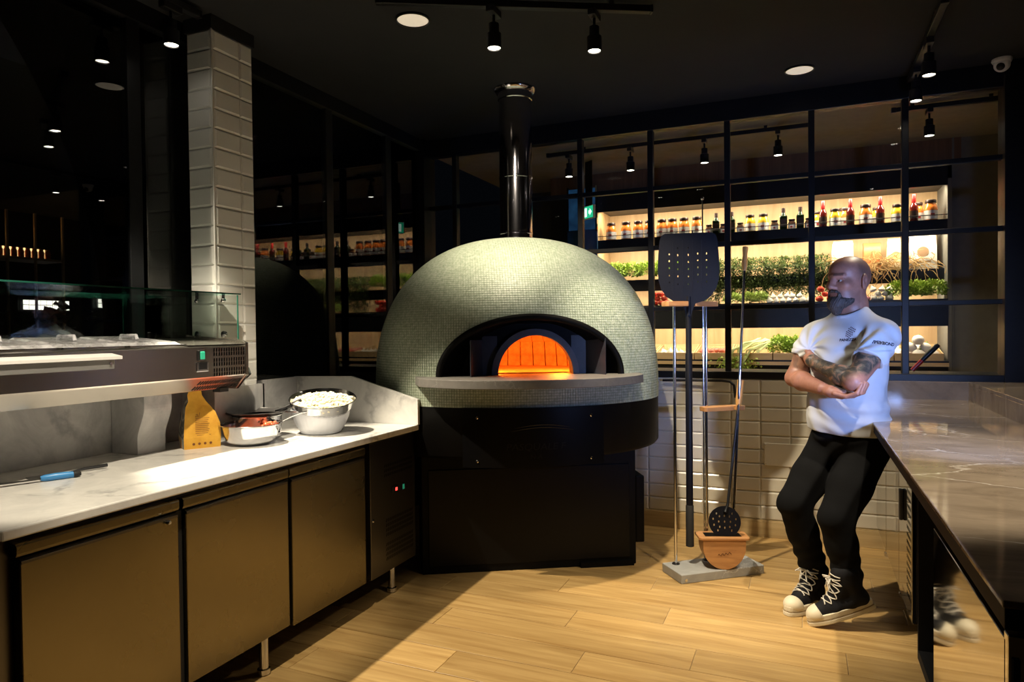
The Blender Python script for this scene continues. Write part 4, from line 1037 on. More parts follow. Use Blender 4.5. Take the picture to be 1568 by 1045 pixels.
for x in (-.95, .02): MB().box(x-.004, x+.004, DYF, DYF+.008, S1, S1+.05).obj('wire_post', MAT['black_metal'], dis)
LEDC = (1.0, 0.84, 0.60)
for z, y, p in ((2.570, DYF+.05, 42), (S1-.030, DYF+.06, 44), (S2-.099, DYF+.18, 24), (S3-.034, DYF+.04, 36)):
    MB().box(DX0+.02, DX1-.02, y-.008, y+.008, z-.006, z).obj('led_strip', MAT['led_strip'], dis)
    d = bpy.data.lights.new('led_tube', 'AREA'); d.shape = 'RECTANGLE'; d.size = DX1-DX0-.1; d.size_y = .03; d.energy = p; d.color = LEDC
    o = bpy.data.objects.new('led_tube', d); COL.objects.link(o); o.parent = dis; o.location = ((DX0+DX1)/2, y, z-.012); o.rotation_euler = (R(20), 0, 0)

# jars and bottles
m_, nt, b = new_mat('orange_preserve'); setp(b, 0.12, coat=0.5); b.inputs['Base Color'].default_value = (0.72, 0.20, 0.03, 1)
plain('orange_preserve2', (0.74, 0.21, 0.04), 0.12, var=0.25, scale=40, coat=0.5)
plain('yellow_preserve', (0.85, 0.50, 0.04), 0.12, var=0.2, scale=40, coat=0.5)
plain('dark_preserve', (0.07, 0.035, 0.025), 0.12, var=0.3, scale=40, coat=0.5)
plain('green_bottle_glass', (0.012, 0.022, 0.010), 0.08, var=0.2, coat=0.5)
plain('red_bottle_glass', (0.10, 0.010, 0.008), 0.08, var=0.2, coat=0.5)
plain('red_foil', (0.62, 0.02, 0.02), 0.35, var=0.1)
plain('paper_label', (0.80, 0.76, 0.72), 0.6, var=0.04)
plain('label_mark', (0.45, 0.05, 0.04), 0.6, var=0.05)
plain('dark_lid', (0.03, 0.015, 0.012), 0.35, var=0.1)
def make_jar(kind, h, r):
    t = bpy.data.objects.new('preserve_jar', None); COL.objects.link(t); t['category'] = 'jar'
    MB().lathe([(r*.9,0),(r,.006),(r,h*.60),(r*.86,h*.74),(r*.70,h*.82),(r*.70,h*.86)], 18).obj('glass_body', MAT[kind], t, smooth=True)
    MB().lathe([(r*.80,h*.86),(r*.82,h*.87),(r*.82,h*.985),(r*.78,h)], 18).obj('lid', MAT['dark_lid'], t, smooth=True)
    lb = MB().lathe([(r*1.012,h*.10),(r*1.012,h*.50)], 18, cap0=False, cap1=False).obj('paper_label', MAT['paper_label'], t, smooth=True)
    MB().box(-r*.30, r*.30, -r*1.03, -r*.95, h*.24, h*.36).obj('label_print', MAT['label_mark'], lb)
    return t
def make_bottle(kind):
    t = bpy.data.objects.new('oil_bottle', None); COL.objects.link(t); t['category'] = 'bottle'
    if kind == 'green':
        MB().box(-.032,.032,-.032,.032,0,.135).obj('glass_body', MAT['green_bottle_glass'], t, bevel=.010, seg=3)
        MB().lathe([(.028,.130),(.014,.160),(.013,.168)], 14).obj('shoulder', MAT['green_bottle_glass'], t, smooth=True)
        MB().lathe([(.017,.165),(.017,.205)], 14).obj('cap', MAT['dark_lid'], t, smooth=True)
        MB().box(-.024,.024,-.0335,-.031,.040,.105).obj('paper_label', MAT['label_mark'] if False else MAT['dark_lid'], t)
    else:
        MB().lathe([(.030,0),(.033,.005),(.033,.130),(.026,.150),(.013,.168),(.013,.185)], 16).obj('glass_body', MAT['red_bottle_glass'], t, smooth=True)
        MB().lathe([(.0155,.168),(.0165,.17),(.0165,.238),(.015,.240)], 14).obj('foil_cap', MAT['red_foil'], t, smooth=True)
        MB().lathe([(.0336,.035),(.0336,.10)], 16, cap0=False, cap1=False).obj('paper_label', MAT['dark_lid'], t, smooth=True)
    return t
ordn = ['first','second','third','fourth','fifth','sixth','seventh','eighth','ninth','tenth','eleventh','twelfth','last']
proto = {'orange': make_jar('orange_preserve2', .182, .051), 'yellow': make_jar('yellow_preserve', .165, .047), 'small': make_jar('dark_preserve', .100, .033),
         'green': make_bottle('green'), 'red': make_bottle('red')}
jars = [('orange', x, 0) for x in (-1.75, -1.60, -1.48, -1.37, -1.25, -1.15, -1.04, -.92)]
jars += [('small', -.81, 0), ('green', -.745, 0), ('small', -.68, 0), ('green', -.605, 0), ('small', -.53, 0), ('yellow', -.445, 0), ('yellow', -.33, 0), ('small', -.235, 0),
         ('green', -.16, 0), ('small', -.09, 0), ('green', -.02, 0), ('small', .05, 0)]
jars += [('yellow', .125, .10), ('red', .165, 0), ('yellow', .262, 0), ('orange', .345, .10), ('red', .382, 0), ('orange', .50, 0), ('yellow', .60, .10), ('red', .612, 0),
         ('yellow', .74, 0), ('red', .862, 0), ('orange', .90, .10), ('orange', .985, 0)]
txt = {'orange': 'orange sauce jar, %s orange one from the left on the top display shelf', 'yellow': 'yellow pepper jar, %s yellow one from the left on the top display shelf',
       'small': 'small dark jar, %s small one from the left on the top display shelf', 'green': 'square dark oil bottle, %s dark bottle from the left on the top shelf',
       'red': 'red-capped bottle, %s red-capped bottle from the left on the top shelf'}
grp = {'orange': 'orange sauce jars on the top shelf', 'yellow': 'yellow pepper jars on the top shelf', 'small': 'small dark jars on the top shelf', 'green': 'dark oil bottles on the top shelf', 'red': 'red-capped bottles on the top shelf'}
cnt = {}
for kind, x, back in jars:
    i = cnt.get(kind, 0); cnt[kind] = i+1
    loc = (x, DYF+.085+back, S1+.0005); lab = txt[kind] % ordn[i]
    if i == 0:
        p = proto[kind]; p.location = loc; p['label'] = lab; p['group'] = grp[kind]
    else: dup(proto[kind], loc, rng.uniform(-.15, .15), lab, grp[kind])

# greens -----------------------------------------------------------------------
def leaf_mat(name, a, b_):
    m, nt, b = new_mat(name); setp(b, 0.5)
    geo = N(nt, 'ShaderNodeNewGeometry'); r_ = ramp(nt, [(0.0, a), (1.0, b_)])
    nt.links.new(geo.outputs['Random Per Island'], r_.inputs[0]); nt.links.new(r_.outputs[0], b.inputs['Base Color'])
    b.inputs['Transmission Weight'].default_value = 0.0
    return m
leaf_mat('lettuce_leaf', (0.16, 0.26, 0.02), (0.46, 0.60, 0.10)); leaf_mat('herb_leaf', (0.028, 0.052, 0.008), (0.13, 0.18, 0.035)); leaf_mat('pale_leaf', (0.35, 0.50, 0.08), (0.66, 0.74, 0.28))
leaf_mat('hedge_leaf', (0.010, 0.022, 0.006), (0.05, 0.075, 0.02))
plain('celery_stalk', (0.62, 0.66, 0.30), 0.4, var=0.15, scale=20)
def add_leaf(mb, p, d, up, L, W):
    p = Vector(p); d = Vector(d).normalized(); s = d.cross(Vector(up)); s = s.normalized() if s.length > 1e-3 else Vector((1,0,0)); n = s.cross(d)
    a = p; b2 = p+d*L*.5+s*W+n*L*.12; c = p+d*L-n*L*.18; e = p+d*L*.5-s*W+n*L*.12; md = p+d*L*.55
    mb.add([a, b2, c, e, md], [(0,1,4), (1,2,4), (2,3,4), (3,0,4)])
def bush(rx, ry, rz, n, L, seed, flat=0.3):
    r_ = random.Random(seed); mb = MB()
    for i in range(n):
        a = r_.uniform(0, 6.283); u = r_.uniform(-flat, 1); q = math.sqrt(max(0, 1-u*u)); k = r_.uniform(.62, 1.0)
        d = Vector((q*math.cos(a), q*math.sin(a), u+.25))
        p = (rx*q*math.cos(a)*k, ry*q*math.sin(a)*k, rz*(.35+.65*u)*k)
        d2 = d+Vector((r_.uniform(-.5,.5), r_.uniform(-.5,.5), r_.uniform(-.4,.5)))
        add_leaf(mb, p, d2, (r_.uniform(-1,1), r_.uniform(-1,1), r_.uniform(.2,1)), L*r_.uniform(.6,1.2), L*.36*r_.uniform(.7,1.3))
    return mb
def herb_bunch(w, h, n, L, seed):
    r_ = random.Random(seed); mb = MB()
    for i in range(n):
        x = r_.uniform(-w, w); t = r_.random(); y = -.11*min(1, t*3)+r_.uniform(-.03,.03)
        z = .10*(1-t*6) if t < .25 else -h*(t-.25)/.75*r_.uniform(.7,1.0)+.04
        y = r_.uniform(-.10,.08) if t < .25 else -.10+r_.uniform(-.035,.02)
        z = r_.uniform(.0,.10) if t < .25 else z
        add_leaf(mb, (x, y, z), (r_.uniform(-.6,.6), r_.uniform(-.7,.1), r_.uniform(-1.2,.5) if t > .25 else r_.uniform(-.2,1)), (r_.uniform(-1,1), r_.uniform(-1,1), .4), L*r_.uniform(.6,1.3), L*.22)
    return mb
place = ['next to the flue side', 'second from the flue side', 'behind the peel', 'beside the peel', 'left of the person', 'just left of the person', 'behind the person']
for i, x in enumerate((-1.74, -1.58, -1.42, -1.27, -1.10)):
    tag(bush(.115, .10, .15, 700, .028, 20+i).obj('lettuce_head', MAT['lettuce_leaf'], loc=(x, DYF+.20, S2+.03), rotz=rng.uniform(0, 6)), 'bushy bright green lettuce on the upper tray, %s from the left' % ordn[i], 'lettuce', 'lettuces on the upper tray')
for i, x in enumerate((-.93, -.80, -.66, -.52, -.38, -.24, -.10, .03, .13)):
    hh = rng.uniform(.30, .44)
    tag(herb_bunch(.090, hh, 1300, .026, 40+i).obj('herb_bunch', MAT['herb_leaf'], loc=(x, DYF+.22, S2+.06)), 'dark green herb bunch hanging over the tray, %s from the left' % ordn[i], 'herbs', 'herb bunches hanging over the upper tray')
# dry vines
m_ = plain('dry_vine', (0.44, 0.27, 0.10), 0.7, var=0.35, scale=25)
sv = MB(); r_ = random.Random(9)
for i in range(230):
    cx = r_.choice((.24, .34, .50, .60, .64, .70, .86, .92)); p = Vector((cx+r_.gauss(0,.05), DYF+.12+r_.uniform(-.02,.08), S2+r_.uniform(.0,.12)))
    pts = [tuple(p)]; v = Vector((r_.uniform(-1,1), r_.uniform(-.5,.1), r_.uniform(-.4,.8)))
    L = r_.choice((4, 5, 6, 9))
    for k in range(L):
        v += Vector((r_.uniform(-.9,.9), r_.uniform(-.3,.25), r_.uniform(-.95,.35))); p = p+v.normalized()*.030; p.y = min(p.y, DYF+.2); pts.append(tuple(p))
    sv.tube(pts, r_.uniform(.0018,.0036), 5)
tag(sv.obj('dry_vines', MAT['dry_vine'], smooth=True), 'tangle of dry brown vines hanging from the upper tray behind the person', 'dried vines', kind='stuff')
# paper bags
plain('white_paper', (0.55, 0.53, 0.48), 0.6, var=0.05, bmp=0.3, bscale=20); plain('brown_paper', (0.42, 0.12, 0.03), 0.45, var=0.3, bmp=0.3, bscale=20); plain('cream_paper', (0.50, 0.42, 0.27), 0.6, var=0.08, bmp=0.3, bscale=20)
def packet(name, x, w, d, h, mat, label, fold=True, z=S2, mark=None):
    t = thing(name, label, 'paper bag', (x, DYF+.24, z), rng.uniform(-.1,.1))
    mb = MB(); lv = [(0,1,1),(h*.3,1.03,1.05),(h*.7,1.0,.95),(h*.88,.97,.6),(h,.98,.12)]
    rr = random.Random(int(abs(x)*100))
    for zz, a, c in lv:
        for u, v in ((-1,-1),(0,-1.05),(1,-1),(1,0),(1,1),(0,1.05),(-1,1),(-1,0)): mb.v.append((u*w*a/2+rr.uniform(-.004,.004), v*d*c/2+rr.uniform(-.004,.004), zz+rr.uniform(-.004,.004)*(zz > 0)))
    for i in range(4):
        for k in range(8): q = (k+1) % 8; mb.f.append((i*8+k, i*8+q, i*8+8+q, i*8+8+k))
    mb.f.append(tuple(range(8))[::-1]); mb.f.append(tuple(range(32, 40)))
    mb.obj('bag_body', mat, t, smooth=True, angle=30)
    if fold: MB().box(-w*.46, w*.46, -.012, .012, h-.012, h+.022).obj('folded_top', mat, t, bevel=.004)
    if mark:
        MB().lathe([(w*.22,0),(w*.22,.001)], 16, Matrix.Translation((0,-d*.53,h*.52)) @ Matrix.Rotation(R(90),4,'X')).obj('print', mark, t)
        MB().box(-w*.3, w*.3, -d*.535, -d*.52, h*.20, h*.25).obj('print', mark, t)
plain('orange_print', (0.70, 0.34, 0.14), 0.6, var=0.1); plain('brown_print', (0.25, 0.15, 0.08), 0.6, var=0.1)
packet('paper_bag', .33, .17, .11, .26, MAT['white_paper'], 'crumpled white paper bag above the person\'s head')
packet('paper_bag', .56, .14, .08, .25, MAT['brown_paper'], 'shiny reddish brown paper bag among the dry vines', False)
packet('paper_bag', .745, .14, .09, .26, MAT['cream_paper'], 'cream paper bag with an orange print on the upper tray', True, mark=MAT['orange_print'])
packet('paper_bag', .945, .20, .12, .29, MAT['white_paper'], 'large white flour bag at the right end of the upper tray', True, mark=MAT['brown_print'])

# vegetables --------------------------------------------------------------------
plain('garlic_skin', (0.80, 0.74, 0.64), 0.5, var=0.10, scale=30); plain('red_onion_skin', (0.55, 0.16, 0.10), 0.35, var=0.25, scale=30); plain('tomato_skin', (0.66, 0.07, 0.04), 0.2, var=0.15, scale=20)
plain('turnip_skin', (0.86, 0.80, 0.74), 0.4, var=0.06, scale=15); plain('radish_skin', (0.75, 0.30, 0.30), 0.35, var=0.3, scale=25); plain('stem_green', (0.20, 0.28, 0.06), 0.6)
def veg(name, prof, mat, cat, stem):
    t = bpy.data.objects.new(name, None); COL.objects.link(t); t['category'] = cat
    MB().lathe(prof, 12, cap0=False, cap1=False).obj('body', mat, t, smooth=True)
    MB().lathe(stem[0], 6).obj('stem', stem[1], t, smooth=True)
    return t
def rnd(r, h): return [(r*math.sin(math.pi*i/8)+.0005, h*(1-math.cos(math.pi*i/8))/2) for i in range(9)]
vp = {'garlic': (veg('garlic_bulb', [(.001,0),(.018,.002),(.027,.014),(.024,.028),(.010,.040),(.006,.050)], MAT['garlic_skin'], 'garlic', ([(.006,.045),(.004,.062)], MAT['garlic_skin'])), .027),
      'onion': (veg('red_onion', rnd(.030,.054), MAT['red_onion_skin'], 'onion', ([(.007,.050),(.003,.064)], MAT['crate_wood'])), .030),
      'tomato': (veg('tomato', rnd(.031,.050), MAT['tomato_skin'], 'tomato', ([(.010,.047),(.002,.054)], MAT['stem_green'])), .031),
      'turnip': (veg('white_turnip', rnd(.046,.080), MAT['turnip_skin'], 'turnip', ([(.010,.075),(.006,.092)], MAT['stem_green'])), .046),
      'radish': (veg('radish', rnd(.024,.042), MAT['radish_skin'], 'radish', ([(.005,.040),(.003,.055)], MAT['stem_green'])), .024)}
used = {}
def heap(kind, n, x0, x1, y0, y1, z, label, group, seed):
    r_ = random.Random(seed); p, rad = vp[kind]; base = []; i = 0
    cols = max(1, int((x1-x0)/(rad*1.95))); rows = max(1, int((y1-y0)/(rad*1.95)))
    lay = 0
    while i < n and lay < 6:
        for ry in range(rows - (lay % 2 if rows > 1 else 0)):
            for cx in range(cols - (lay % 2)):
                if i >= n: break
                x = x0+(cx+.5+.5*(lay % 2))*(x1-x0)/cols + r_.uniform(-.1,.1)*rad; yy = y0+(ry+.5+.5*(lay % 2))*(y1-y0)/rows + r_.uniform(-.1,.1)*rad
                loc = (x, yy, z+lay*rad*1.35); rot = (r_.uniform(-.35,.35), r_.uniform(-.35,.35), r_.uniform(0,6.28))
                if not used.get(kind): p.location = loc; p.rotation_euler = rot; p['label'] = label; p['group'] = group; used[kind] = 1
                else: dup(p, loc, None, label, group, r_.uniform(.9,1.08), rot)
                i += 1
        lay += 1
# wooden crates of the lowest shelf
def crate(x0, x1, label):
    t = thing('wooden_crate', label, 'crate', ((x0+x1)/2, DYF-.05, S4-.0145)); w = (x1-x0)/2-.004
    MB().box(-w, w, 0, .40, 0, .008).obj('base_board', MAT['crate_wood'], t)
    MB().box(-w, w, -.012, 0, 0, .062).obj('front_board', MAT['crate_wood'], t, bevel=.002)
    MB().box(-w, w, .40, .412, 0, .13).obj('rear_board', MAT['crate_wood'], t, bevel=.002)
    for x in (-w, w-.01): MB().prism([(0,0),(.40,0),(.40,.13),(0,.062)], x, x+.01, 'x').obj('side_board', MAT['crate_wood'], t)
cr = [(-1.85,-1.30,'wooden crate at the left end of the lowest shelf behind the oven'), (-1.30,-.93,'wooden crate of garlic bulbs on the lowest shelf'), (-.93,-.60,'wooden crate of red onions on the lowest shelf'), (-.60,-.25,'wooden crate with celery spilling over its front edge'),
      (-.25,.08,'wooden crate of lettuce on the lowest shelf beside the person'), (.08,.70,'wooden crate hidden behind the person on the lowest shelf'), (.70,1.06,'wooden crate of white turnips right of the person')]
for x0, x1, l in cr: crate(x0, x1, l)
zc = S4-.0145+.009
heap('garlic', 44, -1.285, -.945, DYF-.045, DYF+.30, zc, 'garlic bulb heaped in the crate on the lowest shelf', 'garlic in the lowest crate', 1)
heap('onion', 36, -.915, -.615, DYF-.045, DYF+.30, zc, 'red onion heaped in the crate on the lowest shelf', 'red onions in the lowest crate', 2)
heap('turnip', 20, .715, 1.045, DYF-.04, DYF+.34, zc, 'round white turnip heaped in the crate right of the person', 'turnips in the lowest crate', 3)
heap('tomato', 14, -1.36, -1.16, DYF+.0, DYF+.14, S3+.001, 'red tomato on the middle shelf left of the peel', 'tomatoes on the middle shelf', 4)
heap('garlic', 26, -.30, .08, DYF-.02, DYF+.14, S3+.001, 'garlic bulb on the middle shelf under the herbs', 'garlic on the middle shelf', 5)
heap('tomato', 6, .09, .27, DYF-.02, DYF+.12, S3+.001, 'red tomato on the middle shelf beside the person\'s face', 'tomatoes beside the face', 6)
heap('garlic', 16, .53, .70, DYF-.02, DYF+.14, S3+.001, 'garlic bulb on the middle shelf behind the person\'s neck', 'garlic behind the neck', 7)
heap('radish', 10, .38, .53, DYF-.02, DYF+.12, S3+.001, 'pink radish on the middle shelf behind the person', 'radishes on the middle shelf', 8)
for i, x in enumerate((-.60, -.46, -.36)):
    tag(bush(.08, .08, .09, 420, .026, 60+i).obj('lettuce_head', MAT['pale_leaf'], loc=(x, DYF+.06, S3+.01)), 'pale lettuce on the middle shelf under the herbs, %s from the left' % ordn[i], 'lettuce', 'pale lettuces under the herbs')
for i, x in enumerate((.76, .88, 1.0)):
    tag(bush(.11, .10, .14, 750, .026, 70+i).obj('lettuce_head', MAT['lettuce_leaf'], loc=(x, DYF+.05, S3+.02)), 'curly green lettuce at the right end of the middle shelf, %s from the left' % ordn[i], 'lettuce', 'curly lettuces on the right')
for i, x in enumerate((-.19, -.07, .04)):
    tag(bush(.11, .10, .17, 800, .026, 80+i).obj('lettuce_head', MAT['lettuce_leaf'], loc=(x, DYF+.06, S4+.03)), 'curly lettuce in the lowest crate beside the man, %s from the left' % ordn[i], 'lettuce', 'lettuces in the lowest crate')
for i, x in enumerate((-1.70, -1.52)):
    tag(bush(.11, .10, .14, 600, .026, 90+i).obj('lettuce_head', MAT['lettuce_leaf'], loc=(x, DYF+.08, S4+.03)), 'lettuce in the leftmost crate of the lowest shelf, %s from the left' % ordn[i], 'lettuce', 'lettuces in the leftmost crate')
for i, (x0, yo) in enumerate(((-.57,0), (-.50,.03), (-.43,.0), (-.36,.04))):
    t = thing('celery', 'celery bunch lying in the crate with drooping tops, %s from the left' % ordn[i], 'celery', (x0, DYF-.04+yo, S4+.06), group='celery in the crate')
    mb = MB(); r_ = random.Random(100+i)
    for k in range(6): mb.tube([(.20+r_.uniform(-.02,.02), .12, .10+r_.uniform(-.01,.02)), (.08, .04, .06+r_.uniform(-.02,.02)), (-.02+r_.uniform(-.03,.03), -.035, .01), (-.06+r_.uniform(-.04,.04), -.055, -.07), (-.09+r_.uniform(-.04,.04), -.06, -.13+r_.uniform(-.03,.03))], [.009,.008,.006,.004,.003], 6)
    mb.obj('stalks', MAT['celery_stalk'], t, smooth=True)
    lf = MB()
    for k in range(110): lf_p = (-.08+r_.gauss(0,.045), -.06+r_.uniform(-.03,.03), -.12+r_.gauss(0,.045)); add_leaf(lf, lf_p, (r_.uniform(-1,1), r_.uniform(-.6,.4), r_.uniform(-1,.4)), (0,r_.uniform(-1,1),1), .028, .010)
    lf.obj('leaves', MAT['lettuce_leaf'], t)
# small bits beside the display
plain('blue_panel_face', (0.02, 0.07, 0.16), 0.3, var=0.3, scale=8)
m_, nt, b = new_mat('door_reflection_blue'); mp = coords(nt); n = noise(nt, mp, 9, 4); r_ = ramp(nt, [(.3, (.003,.012,.035)), (.7, (.012,.050,.11))]); nt.links.new(n.outputs['Fac'], r_.inputs[0]); nt.links.new(r_.outputs[0], b.inputs['Emission Color']); b.inputs['Emission Strength'].default_value = 0.8; b.inputs['Base Color'].default_value = (.01,.03,.06,1)  # exit-sign light reflected on the door glass, put in as weak emission
t = thing('glass_door_panel', 'dim blue glass door panel left of the food display, reflected glow put in as emission', 'panel', (-1.975, 6.40, 2.36))
MB().box(-.135, .135, 0, .02, 0, .40).obj('face', MAT['door_reflection_blue'], t); MB().box(.135, .150, -.005, .025, -.02, .42).obj('side_frame', MAT['polished_steel'], t); MB().box(-.15, -.135, -.005, .025, -.02, .42).obj('side_frame', MAT['black_metal'], t)
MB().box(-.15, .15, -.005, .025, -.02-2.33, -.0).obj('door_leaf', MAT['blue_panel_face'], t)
t = thing('exit_sign', 'green exit sign with a white arrow glowing left of the display', 'exit sign', (-1.80, 6.05, 2.465), R(-38))
MB().box(-.085, .085, -.012, .012, -.06, .06).obj('box', MAT['white_plastic'], t, bevel=.003)
emit('exit_green', (0.02, 0.45, 0.22), 1.3); emit('exit_white', (0.75, 1.0, 0.85), 1.5)
MB().box(-.078, .078, -.0135, -.0118, -.053, .053).obj('green_face', MAT['exit_green'], t)
pg = MB().box(-.055, -.015, -.0150, -.0134, -.040, .040).prism([(.012,-.015),(.030,-.015),(.030,-.032),(.062,0),(.030,.032),(.030,.015),(.012,.015)], -.0150, -.0134, 'y')
pg.obj('pictogram', MAT['exit_white'], t)
MB().box(-.05, .05, -.004, .004, .06, CEIL-2.465).obj('hanger', MAT['black_metal'], t)
tag(MB().box(1.13, 1.9, 6.60, 6.64, 0, CEIL).box(1.125, 1.14, 6.575, 6.60, 0, CEIL).obj('wall_side', MAT['grey_wall_paint']), 'plain grey wall right of the food display', 'wall', kind='structure')
t = thing('handled_tool', 'red and black handled tool leaning behind the window right of the person', 'tool', (0.66, WY+.19, 1.10))
plain('red_plastic', (0.60, 0.02, 0.015), 0.3)
MB().tube([(-.02,0,.012),(.035,.0,.075)], .014, 10).obj('red_end', MAT['red_plastic'], t, smooth=True)
MB().tube([(.035,0,.075),(.06,.0,.105),(.115,0,.165),(.125,0,.175)], [.014,.016,.016,.012], 10).obj('black_grip', MAT['black_plastic'], t, smooth=True)
tag(MB().box(-2.9, 1.24, WY+.14, WY+.42, 1.04, 1.095).obj('window_ledge', MAT['black_metal']), 'dark inner ledge running behind the window', 'ledge')

# ------------------------------------------------------------------ night outside the side glazing
tag(MB().box(-16, GX-.12, -6, 14, -.1, 0).obj('pavement', MAT['dark_wall_paint']), 'dark pavement outside the side glazing', 'pavement', kind='structure')
hd = MB(); r_ = random.Random(5)
for i in range(2600):
    add_leaf(hd, (r_.uniform(-4.1,-3.6), r_.uniform(.5,7), r_.uniform(.3,1.55)), (r_.uniform(-1,1), r_.uniform(-1,1), r_.uniform(-.2,1)), (r_.uniform(-1,1), 0, 1), .09, .035)
tag(hd.obj('hedge', MAT['hedge_leaf']), 'dark leafy hedge outside the side glazing', 'hedge', kind='stuff')
emit('warm_lit_pane', (1.0, 0.86, 0.70), 3.5)
emit('amber_glow', (1.0, 0.60, 0.22), 3.5)
fb_ = thing('far_building', 'dark building across the street with lit grid windows', 'building', (-9.5, 3.2, 0), 0)
MB().box(-.5, -.05, -4, 8, 0, 5).obj('wall', MAT['black_paint'], fb_)
for k, (y0, z0, nn) in enumerate(((2.58, 1.735, 8), (3.63, 1.785, 7))):
    pw = .62/nn if k == 0 else .53/nn
    wn = MB().box(-.05, .0, y0-.03, y0+pw*nn+.03, z0-.03, z0+.17).obj('window', MAT['black_metal'], fb_)
    for i in range(nn):
        for j in range(2): MB().box(.0, .012, y0+pw*i+.006, y0+pw*(i+1)-.006, z0+.068*j, z0+.068*j+.060).obj('pane', MAT['warm_lit_pane'], wn)
os_ = thing('reflection_shelf', 'amber-lit jar shelf standing in for a reflection in the far left glass', 'shelf', (-6.4, 0, 0))  # glowing shelf added behind the glass as a stand-in for a reflection
MB().box(-.3, 0, 3.45, 4.28, 2.075, 2.095).obj('shelf_board', MAT['crate_wood'], os_)
for yy in (3.46, 3.78, 4.02, 4.27): MB().box(-.02, 0, yy-.008, yy+.008, .0, 2.5).obj('upright', MAT['crate_wood'], os_)
MB().box(-.28, -.27, 3.46, 4.27, 2.10, 2.21).obj('glowing_back', MAT['amber_glow'], os_)
pj = tag(MB().lathe([(.022,0),(.025,.005),(.025,.07),(.018,.085),(.018,.10)], 12).obj('glass_jar', MAT['orange_preserve2'], smooth=True), 'small amber jar on the stand-in shelf beyond the side glass', 'jar', 'jars beyond the side glass')
for i in range(13):
    loc = (-6.55, 3.50+.06*i, 2.0955)
    if i == 0: pj.location = loc
    else: dup(pj, loc)
